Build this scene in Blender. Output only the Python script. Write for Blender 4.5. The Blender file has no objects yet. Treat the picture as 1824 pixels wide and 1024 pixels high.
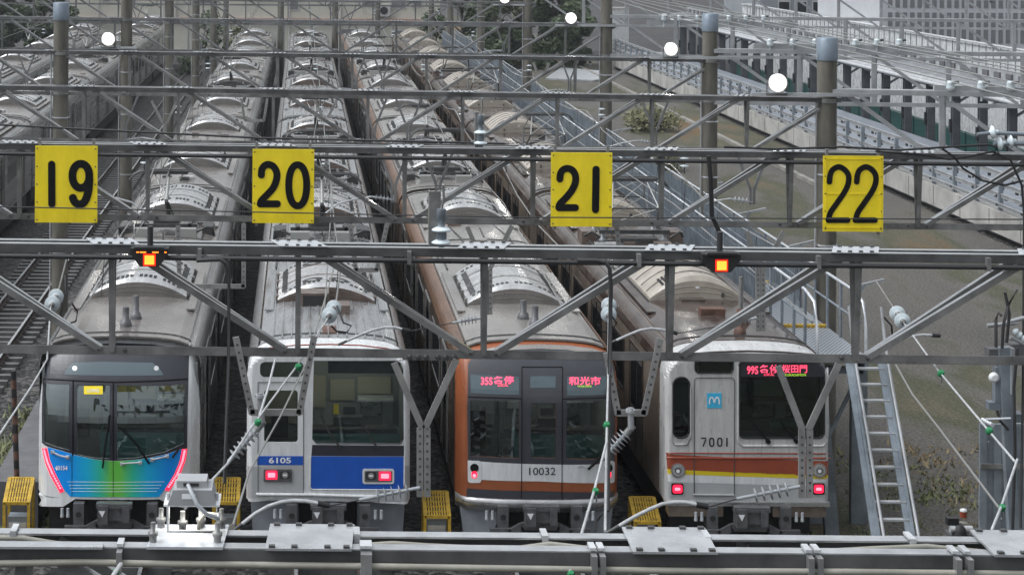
import bpy, bmesh, math, random
from mathutils import Vector, Matrix
random.seed(7)
SC = bpy.context.scene
COL = SC.collection
R = math.radians

# ------------------------------------------------------------------ camera
FPX = 3423.0            # focal length in pixels of a 1824 px wide picture
PX0, PY0 = 537.0, -125.0
CAMH = 10.7
ROLL = 0.006
cam_d = bpy.data.cameras.new('camera')
cam_d.sensor_width = 36.0
cam_d.sensor_fit = 'HORIZONTAL'
cam_d.lens = FPX / 1824.0 * 36.0
cam_d.shift_x = (912 - PX0) / 1824.0
cam_d.shift_y = -(512 - PY0) / 1824.0
cam_d.clip_start = 0.5
cam_d.clip_end = 2000
cam = bpy.data.objects.new('camera', cam_d)
COL.objects.link(cam)
cam.matrix_world = Matrix.Translation((0, 0, CAMH)) @ Matrix.Rotation(R(90), 4, 'X') @ Matrix.Rotation(ROLL, 4, 'Z')
SC.camera = cam

# ------------------------------------------------------------------ sky, sun, exposure (wet overcast evening)
SUN_EL, SUN_AZ = R(58), R(262)
world = bpy.data.worlds.new('World')
SC.world = world
world.use_nodes = True
wn, wl = world.node_tree.nodes, world.node_tree.links
wn.clear()
sky = wn.new('ShaderNodeTexSky')
sky.sky_type = 'NISHITA'
sky.sun_disc = False
sky.sun_elevation = SUN_EL
sky.sun_rotation = SUN_AZ
sky.air_density = 2.0
sky.dust_density = 6.0
sky.ozone_density = 1.0
hs = wn.new('ShaderNodeHueSaturation')
hs.inputs['Saturation'].default_value = 0.10
hs.inputs['Value'].default_value = 1.0
tint = wn.new('ShaderNodeMix'); tint.data_type = 'RGBA'; tint.blend_type = 'MULTIPLY'
tint.inputs['Factor'].default_value = 1.0
tint.inputs[7].default_value = (0.95, 0.99, 1.04, 1)
bg = wn.new('ShaderNodeBackground')
bg.inputs['Strength'].default_value = 0.15
wo = wn.new('ShaderNodeOutputWorld')
wl.new(sky.outputs['Color'], hs.inputs['Color'])
wl.new(hs.outputs['Color'], tint.inputs[6])
wl.new(tint.outputs[2], bg.inputs['Color'])
wl.new(bg.outputs['Background'], wo.inputs['Surface'])
sun_d = bpy.data.lights.new('sun', 'SUN')
sun_d.energy = 0.5
sun_d.angle = R(40)
sun_d.color = (1.0, 0.99, 0.97)
sun = bpy.data.objects.new('sun', sun_d)
COL.objects.link(sun)
sun.rotation_euler = (R(90) - SUN_EL, 0, R(180) - SUN_AZ)
SC.view_settings.view_transform = 'Standard'
SC.view_settings.look = 'None'
SC.view_settings.exposure = 0.48
SC.view_settings.gamma = 1.0

# ------------------------------------------------------------------ helpers
def P(px, py, Y):
    """photo pixel at distance Y -> world point"""
    a, b = px - PX0, py - PY0
    dx, dy = a + ROLL * b, b - ROLL * a
    return Vector((dx * Y / FPX, Y, CAMH - dy * Y / FPX))

def tag(o, label=None, cat=None, group=None, kind=None):
    if label: o['label'] = label
    if cat: o['category'] = cat
    if group: o['group'] = group
    if kind: o['kind'] = kind
    return o

def empty(name, loc=(0, 0, 0)):
    o = bpy.data.objects.new(name, None)
    o.empty_display_size = 0.3
    COL.objects.link(o)
    o.location = loc
    return o

class MB:
    def __init__(s):
        s.v, s.f, s.m, s.mats, s.sm = [], [], [], [], []
    def mi(s, mat):
        if mat not in s.mats: s.mats.append(mat)
        return s.mats.index(mat)
    def add(s, vs, fs, mat, smooth=False):
        b = len(s.v); i = s.mi(mat)
        s.v.extend([tuple(v) for v in vs])
        for f in fs:
            s.f.append(tuple(b + k for k in f)); s.m.append(i); s.sm.append(smooth)
        return s
    def box(s, x0, x1, y0, y1, z0, z1, mat):
        vs = [(x0,y0,z0),(x1,y0,z0),(x1,y1,z0),(x0,y1,z0),(x0,y0,z1),(x1,y0,z1),(x1,y1,z1),(x0,y1,z1)]
        return s.add(vs, [(0,3,2,1),(4,5,6,7),(0,1,5,4),(1,2,6,5),(2,3,7,6),(3,0,4,7)], mat)
    def bar(s, p, q, w, t, mat, up=Vector((0, 1, 0))):
        """box bar from p to q: t along 'up' (depth), w across"""
        p, q = Vector(p), Vector(q)
        d = (q - p).normalized()
        a = up - d * d.dot(up)
        if a.length < 1e-4:
            a = Vector((1, 0, 0)) - d * d.x
        a.normalize()
        b = d.cross(a)
        a, b = a * t / 2, b * w / 2
        vs = []
        for c in (p, q):
            vs += [c - a - b, c + a - b, c + a + b, c - a + b]
        return s.add(vs, [(0,1,2,3),(7,6,5,4),(0,4,5,1),(1,5,6,2),(2,6,7,3),(3,7,4,0)], mat)
    def angle(s, p, q, w, t, mat, side=1, front=True):
        """steel angle: a flat leg facing the front and a leg going back along one edge"""
        p, q = Vector(p), Vector(q)
        d = (q - p).normalized()
        y = Vector((0, 1, 0))
        n = d.cross(y); n.normalize()
        if n.z < 0 or (abs(n.z) < 1e-3 and n.x < 0): n = -n
        s.bar(p, q, w, t, mat)
        off = n * side * (w / 2 - t / 2) + y * (w / 2 + t / 2 - 0.001)
        s.bar(p + off, q + off, t, w * 0.9, M['steel_sheen'] if mat is not M['steel_light'] else mat)
        return s
    def tube(s, pts, r, mat, n=6, smooth=True, closed=False):
        pts = [Vector(p) for p in pts]
        rings = []
        for i, p in enumerate(pts):
            a = pts[i - 1] if i else p
            b = pts[i + 1] if i < len(pts) - 1 else p
            d = (b - a)
            if d.length < 1e-9: d = Vector((0, 0, 1))
            d.normalize()
            u = Vector((0, 0, 1)) if abs(d.z) < 0.9 else Vector((1, 0, 0))
            x = d.cross(u).normalized(); y = d.cross(x)
            rr = r[i] if isinstance(r, (list, tuple)) else r
            rings.append([p + x * rr * math.cos(2*math.pi*k/n) + y * rr * math.sin(2*math.pi*k/n) for k in range(n)])
        vs = [v for ring in rings for v in ring]
        fs = []
        for i in range(len(pts) - 1):
            for k in range(n):
                fs.append((i*n+k, i*n+(k+1) % n, (i+1)*n+(k+1) % n, (i+1)*n+k))
        s.add(vs, fs, mat, smooth)
        e = (len(pts) - 1) * n
        return s.add(vs[:n] + vs[e:], [tuple(range(n))[::-1], tuple(range(n, 2*n))], mat)
    def lathe(s, c, axis, prof, mat, n=14, smooth=True):
        """prof: list of (distance along axis, radius)"""
        c, ax = Vector(c), Vector(axis).normalized()
        return s.tube_r([c + ax * a for a, _ in prof], [r for _, r in prof], ax, mat, n, smooth)
    def tube_r(s, pts, rs, ax, mat, n, smooth):
        u = Vector((0, 0, 1)) if abs(ax.z) < 0.9 else Vector((1, 0, 0))
        x = ax.cross(u).normalized(); y = ax.cross(x)
        vs = []
        for p, r in zip(pts, rs):
            r = max(r, 1e-4)
            vs += [p + x * r * math.cos(2*math.pi*k/n) + y * r * math.sin(2*math.pi*k/n) for k in range(n)]
        fs = []
        for i in range(len(pts) - 1):
            for k in range(n):
                fs.append((i*n+k, i*n+(k+1) % n, (i+1)*n+(k+1) % n, (i+1)*n+k))
        s.add(vs, fs, mat, smooth)
        e = (len(pts) - 1) * n
        return s.add(vs[:n] + vs[e:], [tuple(range(n))[::-1], tuple(range(n, 2*n))], mat)
    def prism(s, poly, y0, y1, mat):
        """poly of (x,z) extruded along y"""
        n = len(poly)
        vs = [(x, y0, z) for x, z in poly] + [(x, y1, z) for x, z in poly]
        fs = [tuple(range(n)), tuple(range(2*n - 1, n - 1, -1))]
        for i in range(n):
            j = (i + 1) % n
            fs.append((i, i + n, j + n, j))
        return s.add(vs, fs, mat)
    def build(s, name, parent=None, fixn=True):
        me = bpy.data.meshes.new(name)
        me.from_pydata(s.v, [], s.f)
        for m in s.mats: me.materials.append(m)
        me.polygons.foreach_set('material_index', s.m)
        me.polygons.foreach_set('use_smooth', s.sm)
        me.update()
        if fixn:
            bm = bmesh.new(); bm.from_mesh(me)
            bmesh.ops.recalc_face_normals(bm, faces=bm.faces)
            bm.to_mesh(me); bm.free()
        o = bpy.data.objects.new(name, me)
        COL.objects.link(o)
        if parent: o.parent = parent
        return o

def dup(o, parent=None, loc=None):
    c = o.copy()
    COL.objects.link(c)
    c.parent = parent
    if loc is not None: c.location = loc
    return c

def dup_tree(o, parent=None, loc=None):
    c = dup(o, parent, loc)
    for ch in list(o.children):
        dup_tree(ch, c)
    return c

# ------------------------------------------------------------------ materials
def lin(c):
    """sRGB 0-255 -> linear"""
    out = []
    for v in c:
        v = v / 255.0
        out.append(v / 12.92 if v <= 0.04045 else ((v + 0.055) / 1.055) ** 2.4)
    return tuple(out) + (1.0,)

def mat(name, col, rough=0.5, metal=0.0, var=0.0, scale=3.0, stretch=(1, 1, 1), col2=None, bump=0.0, bscale=40.0,
        rvar=0.0, emit=None, estr=0.0, spec=0.5, detail=5.0, lo=0.35, hi=0.65):
    m = bpy.data.materials.new(name)
    m.use_nodes = True
    nt = m.node_tree
    b = nt.nodes['Principled BSDF']
    c = tuple(col) + ((1.0,) if len(col) == 3 else ())
    b.inputs['Base Color'].default_value = c
    b.inputs['Roughness'].default_value = rough
    b.inputs['Metallic'].default_value = metal
    b.inputs['Specular IOR Level'].default_value = spec
    if emit:
        b.inputs['Emission Color'].default_value = tuple(emit) + ((1.0,) if len(emit) == 3 else ())
        b.inputs['Emission Strength'].default_value = estr
    if var or col2 or rvar or bump:
        tc = nt.nodes.new('ShaderNodeTexCoord')
        mp = nt.nodes.new('ShaderNodeMapping')
        mp.inputs['Scale'].default_value = stretch
        nt.links.new(tc.outputs['Object'], mp.inputs['Vector'])
        nz = nt.nodes.new('ShaderNodeTexNoise')
        nz.inputs['Scale'].default_value = scale
        nz.inputs['Detail'].default_value = detail
        nz.inputs['Roughness'].default_value = 0.65
        nt.links.new(mp.outputs['Vector'], nz.inputs['Vector'])
        rp = nt.nodes.new('ShaderNodeValToRGB')
        rp.color_ramp.elements[0].position = lo
        rp.color_ramp.elements[1].position = hi
        if col2:
            ca, cb = c, tuple(col2) + ((1.0,) if len(col2) == 3 else ())
        else:
            ca = tuple(max(0, x * (1 - var)) for x in c[:3]) + (1,)
            cb = tuple(min(1, x * (1 + var)) for x in c[:3]) + (1,)
        rp.color_ramp.elements[0].color = ca
        rp.color_ramp.elements[1].color = cb
        nt.links.new(nz.outputs['Fac'], rp.inputs['Fac'])
        if var or col2:
            nt.links.new(rp.outputs['Color'], b.inputs['Base Color'])
        if rvar:
            n2 = nt.nodes.new('ShaderNodeTexNoise')
            n2.inputs['Scale'].default_value = scale * 1.7
            n2.inputs['Detail'].default_value = 4
            nt.links.new(mp.outputs['Vector'], n2.inputs['Vector'])
            mr = nt.nodes.new('ShaderNodeMapRange')
            mr.inputs['From Min'].default_value = 0.35
            mr.inputs['From Max'].default_value = 0.65
            mr.inputs['To Min'].default_value = max(0.04, rough - rvar)
            mr.inputs['To Max'].default_value = min(1, rough + rvar)
            nt.links.new(n2.outputs['Fac'], mr.inputs['Value'])
            nt.links.new(mr.outputs['Result'], b.inputs['Roughness'])
        if bump:
            n3 = nt.nodes.new('ShaderNodeTexNoise')
            n3.inputs['Scale'].default_value = bscale
            n3.inputs['Detail'].default_value = 3
            nt.links.new(mp.outputs['Vector'], n3.inputs['Vector'])
            bp = nt.nodes.new('ShaderNodeBump')
            bp.inputs['Strength'].default_value = bump
            bp.inputs['Distance'].default_value = 0.02
            nt.links.new(n3.outputs['Fac'], bp.inputs['Height'])
            nt.links.new(bp.outputs['Normal'], b.inputs['Normal'])
    return m

def glass(name, tint, gl=0.10, rough=0.02):
    m = bpy.data.materials.new(name)
    m.use_nodes = True
    nt = m.node_tree
    nt.nodes.clear()
    out = nt.nodes.new('ShaderNodeOutputMaterial')
    tr = nt.nodes.new('ShaderNodeBsdfTransparent')
    tr.inputs['Color'].default_value = tuple(tint) + (1,)
    go = nt.nodes.new('ShaderNodeBsdfGlossy')
    go.inputs['Roughness'].default_value = rough
    go.inputs['Color'].default_value = (0.86, 0.97, 1.0, 1)
    lw = nt.nodes.new('ShaderNodeFresnel')
    lw.inputs['IOR'].default_value = 1.5
    ad = nt.nodes.new('ShaderNodeMath'); ad.operation = 'ADD'
    ad.inputs[1].default_value = gl
    mx = nt.nodes.new('ShaderNodeMixShader')
    nt.links.new(lw.outputs['Fac'], ad.inputs[0])
    nt.links.new(ad.outputs[0], mx.inputs['Fac'])
    nt.links.new(tr.outputs[0], mx.inputs[1])
    nt.links.new(go.outputs[0], mx.inputs[2])
    nt.links.new(mx.outputs[0], out.inputs['Surface'])
    return m

M = {}
M['steel_dark'] = mat('dark_chord_steel', (0.085, 0.086, 0.087), 0.4, 0.15, var=0.4, scale=2.0, rvar=0.1)  # darker grey for the upright legs of the top chords
M['steel'] = mat('galvanised_steel', (0.18, 0.18, 0.176), 0.40, 0.15, var=0.38, scale=2.5, rvar=0.12, bump=0.08)
M['steel_sheen'] = mat('wet_steel_sheen', (0.42, 0.43, 0.44), 0.12, 0.55, var=0.2, scale=5, rvar=0.08)  # glossy wet steel; its paler colour paints in the sky's sheen
M['steel_far'] = mat('weathered_steel', (0.15, 0.153, 0.156), 0.45, 0.1, var=0.3, scale=1.5)
M['plate_near'] = mat('grey_steel_plate', (0.36, 0.37, 0.38), 0.22, 0.25, var=0.18, scale=5, rvar=0.1)
M['bracket'] = mat('grey_bracket_steel', (0.235, 0.232, 0.225), 0.45, 0.1, var=0.2, scale=4)
M['steel_light'] = mat('pale_galvanised_steel', (0.33, 0.34, 0.35), 0.45, 0.15, var=0.2, scale=2.0)
M['steel_blue'] = mat('bluish_galvanised_steel', (0.20, 0.23, 0.26), 0.42, 0.25, var=0.25, scale=2.0, rvar=0.1)
M['plate'] = mat('wet_steel_plate', (0.55, 0.57, 0.60), 0.14, 0.35, var=0.12, scale=6, rvar=0.08)
M['bolt'] = mat('dark_bolt', (0.07, 0.07, 0.07), 0.5, 0.3)
M['concrete_pole'] = mat('spun_concrete', (0.105, 0.098, 0.082), 0.85, var=0.35, scale=3, stretch=(1, 1, 0.25), bump=0.1)
M['concrete'] = mat('concrete', (0.34, 0.33, 0.31), 0.8, var=0.25, scale=0.8, bump=0.1)
M['sleeper'] = mat('wet_concrete_sleeper', (0.085, 0.083, 0.083), 0.5, var=0.35, scale=4, bump=0.1)
M['railside'] = mat('brown_rail_side', (0.055, 0.04, 0.034), 0.6, var=0.3, scale=5)
M['concrete_dark'] = mat('wet_dark_concrete', (0.10, 0.10, 0.105), 0.7, var=0.3, scale=1.2)
M['concrete_kerb'] = mat('weathered_kerb', (0.20, 0.19, 0.17), 0.85, var=0.3, scale=1.5)
M['cap'] = mat('painted_pole_cap', (0.15, 0.185, 0.225), 0.4, 0.2, var=0.15, scale=4)
M['yellow'] = mat('yellow_sign_enamel', (0.86, 0.67, 0.02), 0.35, var=0.12, scale=2.2, stretch=(1, 1, .5), rvar=0.08)
M['black'] = mat('black_paint', (0.006, 0.006, 0.007), 0.6, spec=0.15)
M['rubber'] = mat('black_rubber', (0.012, 0.012, 0.013), 0.5, var=0.2, scale=20)
M['porcelain'] = mat('pale_porcelain', (0.60, 0.67, 0.70), 0.15)
M['grey_porcelain'] = mat('grey_porcelain', (0.33, 0.35, 0.37), 0.3)
M['white_pipe'] = mat('white_pipe', (0.42, 0.43, 0.44), 0.35, var=0.2, scale=6)
M['copper'] = mat('pale_wire', (0.30, 0.30, 0.29), 0.3, 0.5)
M['dark_wire'] = mat('dark_wire', (0.05, 0.05, 0.052), 0.4, 0.4)
M['green'] = mat('green_clamp', (0.02, 0.20, 0.075), 0.5)
M['step_yellow'] = mat('yellow_grating_plastic', (0.40, 0.255, 0.02), 0.6, var=0.3, scale=9)
M['beige_pipe'] = mat('beige_conduit', (0.25, 0.24, 0.205), 0.5, var=0.2, scale=3)
M['rust'] = mat('rusty_bracket', (0.10, 0.05, 0.035), 0.7, var=0.4, scale=8)
M['flood'] = mat('floodlight_lens', (1, 1, 1), 0.3, emit=(1.0, 0.97, 0.9), estr=60)
M['flood_dish'] = mat('floodlight_reflector', (0.8, 0.8, 0.78), 0.25, 0.5, emit=(1.0, 0.96, 0.88), estr=0.55)
M['flood_small'] = mat('small_lamp_lens', (1, 1, 1), 0.3, emit=(1.0, 0.97, 0.9), estr=6)
M['red_led'] = mat('red_led', (0.5, 0.0, 0.03), 0.3, emit=(1.0, 0.015, 0.05), estr=1.5)
M['red_led_core'] = mat('red_led_core', (0.8, 0.3, 0.35), 0.3, emit=(1.0, 0.16, 0.22), estr=1.6)
M['led_text'] = mat('led_letters_red', (0.8, 0.1, 0.2), 0.3, emit=(1.0, 0.05, 0.11), estr=1.5)
M['led_green'] = mat('led_letters_green', (0.3, 0.5, 0.05), 0.3, emit=(0.35, 0.6, 0.03), estr=0.9)
M['signal_lamp'] = mat('signal_lamp_orange', (1, 0.5, 0.1), 0.3, emit=(1.0, 0.19, 0.012), estr=2.2)
M['signal_red'] = mat('signal_lamp_red_rim', (0.8, 0.02, 0.0), 0.3, emit=(1.0, 0.01, 0.005), estr=1.0)
M['cab_lamp'] = mat('cab_ceiling_lamp', (1, 1, 1), 0.3, emit=(1.0, 0.95, 0.8), estr=10.0)
# trains
M['white'] = mat('white_train_paint', (0.59, 0.60, 0.605), 0.28, var=0.10, scale=2.2, stretch=(3.5, 1, 0.6), rvar=0.06)
M['offwhite'] = mat('aluminium_white', (0.49, 0.49, 0.485), 0.33, 0.15, var=0.12, scale=3, stretch=(3, 1, 0.6), rvar=0.08)
M['greypaint'] = mat('grey_train_paint', (0.36, 0.365, 0.37), 0.35, var=0.06, scale=3)
M['mask'] = mat('dark_hood_paint', (0.030, 0.031, 0.040), 0.22, var=0.1, scale=3)
M['mask_grey'] = mat('dark_grey_hood_paint', (0.045, 0.047, 0.056), 0.3, var=0.1, scale=3)
M['silver'] = mat('brushed_stainless', (0.42, 0.42, 0.42), 0.32, 0.75, var=0.2, scale=2, stretch=(1, 0.08, 2), rvar=0.08)
M['brown_side'] = mat('stained_stainless_side', (0.115, 0.09, 0.073), 0.34, 0.5, var=0.45, scale=1.6, stretch=(1, 0.5, 1), rvar=0.1)
M['tan_side'] = mat('dusty_aluminium_side', (0.20, 0.16, 0.13), 0.40, 0.45, var=0.35, scale=1.6, stretch=(1, 0.5, 1), rvar=0.1)
M['orange'] = mat('orange_brown_paint', (0.255, 0.078, 0.032), 0.3, var=0.1, scale=3)
M['cantrail_orange'] = mat('weathered_orange_cantrail', (0.21, 0.125, 0.085), 0.25, 0.3, var=0.35, scale=1.5, stretch=(1, 0.2, 1))
M['brownred'] = mat('brick_red_paint', (0.26, 0.055, 0.028), 0.3, var=0.1, scale=3)
M['stripe_yellow'] = mat('yellow_stripe_paint', (0.60, 0.46, 0.015), 0.35)
M['blue'] = mat('deep_blue_paint', (0.012, 0.085, 0.42), 0.28, var=0.08, scale=3)
M['skirt'] = mat('grey_skirt', (0.20, 0.22, 0.25), 0.45, var=0.15, scale=3)
M['under'] = mat('underframe_black', (0.018, 0.018, 0.019), 0.6, var=0.3, scale=6)
M['coupler'] = mat('coupler_grey', (0.105, 0.105, 0.11), 0.5, 0.3, var=0.25, scale=8)
M['lampglass'] = mat('headlamp_reflector', (0.65, 0.66, 0.66), 0.12, 0.7)
M['sidewin'] = mat('side_window_glass', (0.012, 0.014, 0.016), 0.08)
M['doorside'] = mat('side_door_steel', (0.20, 0.175, 0.155), 0.3, 0.6, var=0.25, scale=2)
M['logo_blue'] = mat('sky_blue_emblem', (0.05, 0.42, 0.66), 0.4)
M['decal_white'] = mat('white_decal', (0.75, 0.76, 0.78), 0.4)
M['grille'] = mat('black_grille', (0.02, 0.02, 0.02), 0.6)
M['panto'] = mat('pantograph_metal', (0.07, 0.07, 0.07), 0.45, 0.4, var=0.3, scale=8)
M['panto_light'] = mat('pantograph_pale_metal', (0.35, 0.35, 0.34), 0.4, 0.5)
M['roof1'] = mat('wet_silver_roof', (0.235, 0.215, 0.20), 0.25, 0.35, var=0.22, scale=0.7, stretch=(1.4, 0.5, 1), rvar=0.09, bump=0.02, bscale=30, detail=3)
M['roof2'] = mat('wet_stained_roof', (0.31, 0.315, 0.32), 0.25, 0.4, col2=(0.12, 0.10, 0.09), scale=1.6, stretch=(3, 0.35, 1), rvar=0.10, lo=0.48, hi=0.78, detail=3)
M['roof3'] = mat('wet_grey_roof', (0.28, 0.262, 0.245), 0.26, 0.38, var=0.16, scale=0.6, stretch=(1.3, 0.6, 1), rvar=0.09, bump=0.02, bscale=30, detail=3)
M['roof4'] = mat('wet_brownish_roof', (0.085, 0.068, 0.060), 0.17, 0.15, col2=(0.042, 0.028, 0.023), scale=1.1, stretch=(1.5, 0.7, 1), rvar=0.12, lo=0.42, hi=0.66, bump=0.04, bscale=14, detail=3)
M['roof_edge'] = mat('bright_cantrail', (0.34, 0.34, 0.34), 0.22, 0.6, var=0.15, scale=1.5, stretch=(1, 0.2, 1))
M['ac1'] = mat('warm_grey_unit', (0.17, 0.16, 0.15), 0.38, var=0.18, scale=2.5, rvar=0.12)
M['ac2'] = mat('brown_grey_unit', (0.125, 0.095, 0.08), 0.4, var=0.3, scale=3, rvar=0.12)
M['ac4'] = mat('beige_unit', (0.34, 0.305, 0.26), 0.42, var=0.15, scale=2.5, rvar=0.1)
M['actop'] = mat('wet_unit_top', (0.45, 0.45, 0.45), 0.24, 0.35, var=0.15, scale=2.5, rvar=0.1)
M['teal'] = mat('teal_console', (0.06, 0.17, 0.155), 0.5)
M['cream'] = mat('cream_partition', (0.27, 0.25, 0.185), 0.6, emit=(0.46, 0.42, 0.30), estr=0.0)
M['cabin'] = mat('cab_lining', (0.16, 0.17, 0.165), 0.7)
M['gl'] = glass('cab_window_glass', (0.66, 0.76, 0.76), 0.055)
M['gl1'] = glass('tinted_reflective_glass', (0.62, 0.74, 0.74), 0.10)
M['gl_dark'] = glass('dark_cab_window_glass', (0.42, 0.52, 0.51), 0.02)
M['gl_disp'] = mat('display_window_glass', (0.085, 0.115, 0.13), 0.08)

def nodes_of(name):
    m = bpy.data.materials.new(name); m.use_nodes = True
    return m, m.node_tree.nodes, m.node_tree.links, m.node_tree.nodes['Principled BSDF']

def ramp(N, pts):
    r = N.new('ShaderNodeValToRGB')
    e = r.color_ramp.elements
    e[0].position, e[0].color = pts[0]
    e[1].position, e[1].color = pts[-1]
    for p, c in pts[1:-1]:
        k = e.new(p); k.color = c
    return r

def make_gravel(name, base, dark, light, scale, wet=0.45):
    m, N, L, b = nodes_of(name)
    tc = N.new('ShaderNodeTexCoord')
    vo = N.new('ShaderNodeTexVoronoi'); vo.inputs['Scale'].default_value = scale
    L.new(tc.outputs['Object'], vo.inputs['Vector'])
    nz = N.new('ShaderNodeTexNoise'); nz.inputs['Scale'].default_value = 0.35; nz.inputs['Detail'].default_value = 6
    L.new(tc.outputs['Object'], nz.inputs['Vector'])
    r1 = ramp(N, [(0.0, dark), (0.45, base), (1.0, light)])
    sp = N.new('ShaderNodeSeparateColor'); L.new(vo.outputs['Color'], sp.inputs['Color'])
    L.new(sp.outputs[0], r1.inputs['Fac'])
    r2 = ramp(N, [(0.35, (0.55, 0.55, 0.56, 1)), (0.65, (1.1, 1.06, 1.0, 1))])
    L.new(nz.outputs['Fac'], r2.inputs['Fac'])
    mx = N.new('ShaderNodeMix'); mx.data_type = 'RGBA'; mx.blend_type = 'MULTIPLY'
    mx.inputs['Factor'].default_value = 1.0
    L.new(r1.outputs['Color'], mx.inputs[6]); L.new(r2.outputs['Color'], mx.inputs[7])
    L.new(mx.outputs[2], b.inputs['Base Color'])
    b.inputs['Roughness'].default_value = wet; b.inputs['Specular IOR Level'].default_value = 0.25
    bp = N.new('ShaderNodeBump'); bp.inputs['Strength'].default_value = 0.9; bp.inputs['Distance'].default_value = 0.06
    bp.invert = True
    L.new(vo.outputs['Distance'], bp.inputs['Height']); L.new(bp.outputs['Normal'], b.inputs['Normal'])
    return m
M['ballast'] = make_gravel('wet_ballast', (0.027, 0.026, 0.027, 1), (0.009, 0.0085, 0.009, 1), (0.115, 0.11, 0.11, 1), 9.0, wet=0.6)

def make_field():
    m, N, L, b = nodes_of('weedy_gravel_ground')
    tc = N.new('ShaderNodeTexCoord')
    n1 = N.new('ShaderNodeTexNoise'); n1.inputs['Scale'].default_value = 0.11; n1.inputs['Detail'].default_value = 7; n1.inputs['Roughness'].default_value = 0.62
    n2 = N.new('ShaderNodeTexNoise'); n2.inputs['Scale'].default_value = 14.0; n2.inputs['Detail'].default_value = 6; n2.inputs['Roughness'].default_value = 0.75
    n3 = N.new('ShaderNodeTexNoise'); n3.inputs['Scale'].default_value = 0.3; n3.inputs['Detail'].default_value = 5
    mp = N.new('ShaderNodeMapping'); mp.inputs['Location'].default_value = (31, 7, 0); mp.inputs['Scale'].default_value = (1.6, 0.5, 1)
    L.new(tc.outputs['Object'], mp.inputs['Vector'])
    for n in (n1, n3): L.new(mp.outputs['Vector'], n.inputs['Vector'])
    L.new(tc.outputs['Object'], n2.inputs['Vector'])
    r1 = ramp(N, [(0.34, (0.09, 0.086, 0.081, 1)), (0.48, (0.115, 0.107, 0.097, 1)), (0.54, (0.075, 0.076, 0.05, 1)), (0.59, (0.105, 0.094, 0.068, 1)), (0.65, (0.14, 0.095, 0.052, 1))])
    L.new(n1.outputs['Fac'], r1.inputs['Fac'])
    r2 = ramp(N, [(0.32, (0.25, 0.25, 0.25, 1)), (0.68, (1.7, 1.7, 1.68, 1))])
    L.new(n2.outputs['Fac'], r2.inputs['Fac'])
    mx = N.new('ShaderNodeMix'); mx.data_type = 'RGBA'; mx.blend_type = 'MULTIPLY'; mx.inputs['Factor'].default_value = 1
    L.new(r1.outputs['Color'], mx.inputs[6]); L.new(r2.outputs['Color'], mx.inputs[7])
    L.new(mx.outputs[2], b.inputs['Base Color'])
    b.inputs['Roughness'].default_value = 0.85; b.inputs['Specular IOR Level'].default_value = 0.15
    bp = N.new('ShaderNodeBump'); bp.inputs['Strength'].default_value = 0.8; bp.inputs['Distance'].default_value = 0.05
    L.new(n2.outputs['Fac'], bp.inputs['Height']); L.new(bp.outputs['Normal'], b.inputs['Normal'])
    return m
M['field'] = make_field()

def make_grating():
    m, N, L, b = nodes_of('steel_grating')
    tc = N.new('ShaderNodeTexCoord')
    vo = N.new('ShaderNodeTexVoronoi'); vo.inputs['Scale'].default_value = 13.0; vo.inputs['Randomness'].default_value = 0.0
    mp = N.new('ShaderNodeMapping'); mp.inputs['Scale'].default_value = (1.4, 0.8, 1); mp.inputs['Rotation'].default_value = (0, 0, R(45))
    L.new(tc.outputs['Object'], mp.inputs['Vector']); L.new(mp.outputs['Vector'], vo.inputs['Vector'])
    r = ramp(N, [(0.33, (0.03, 0.035, 0.04, 1)), (0.42, (0.42, 0.45, 0.49, 1))])
    L.new(vo.outputs['Distance'], r.inputs['Fac']); L.new(r.outputs['Color'], b.inputs['Base Color'])
    b.inputs['Roughness'].default_value = 0.4; b.inputs['Metallic'].default_value = 0.3
    return m
M['grating'] = make_grating()

def make_gradient():
    m, N, L, b = nodes_of('blue_green_gradient_paint')
    tc = N.new('ShaderNodeTexCoord'); sx = N.new('ShaderNodeSeparateXYZ')
    L.new(tc.outputs['Object'], sx.inputs['Vector'])
    mr = N.new('ShaderNodeMapRange'); mr.inputs['From Min'].default_value = -1.3; mr.inputs['From Max'].default_value = 1.3
    L.new(sx.outputs['X'], mr.inputs['Value'])
    B = (0.004, 0.27, 0.80, 1); C = (0.008, 0.40, 0.66, 1); G = (0.07, 0.40, 0.07, 1)
    G = (0.13, 0.50, 0.07, 1); H = (0.03, 0.47, 0.30, 1)
    r = ramp(N, [(0.0, B), (0.18, B), (0.31, C), (0.40, H), (0.465, G), (0.53, G), (0.61, H), (0.70, C), (0.84, B), (1.0, B)])
    L.new(mr.outputs['Result'], r.inputs['Fac']); L.new(r.outputs['Color'], b.inputs['Base Color'])
    b.inputs['Roughness'].default_value = 0.25
    return m
M['gradient'] = make_gradient()

# ------------------------------------------------------------------ ground
g = MB(); g.add([(-300, -60, 0), (300, -60, 0), (300, 700, 0), (-300, 700, 0)], [(0, 1, 2, 3)], M['ballast'])
tag(g.build('ground'), kind='structure')
g = MB(); g.add([(9.2, 5, 0.004), (24.3, 5, 0.004), (24.3, 240, 0.004), (9.2, 240, 0.004)], [(0, 1, 2, 3)], M['field'])
tag(g.build('gravel_lot'), kind='structure')

TRK = [-3.09, 0.51, 4.09, 7.63]
TRAIN_Y = 32.6

# ------------------------------------------------------------------ trains
W = 1.39
ZB = 1.0
def ztop(x):
    a = min(1.0, abs(x) / W)
    return 3.65 - 0.10 * a * a - 0.43 * (1 - math.sqrt(max(0.0, 1 - a ** 8)))

def section(n=22, w=W, zb=ZB):
    pts = [(-w, zb)]
    for i in range(n + 1):
        t = -math.cos(math.pi * i / n)
        pts.append((w * t, ztop(W * t)))
    pts.append((w, zb))
    return pts

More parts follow.
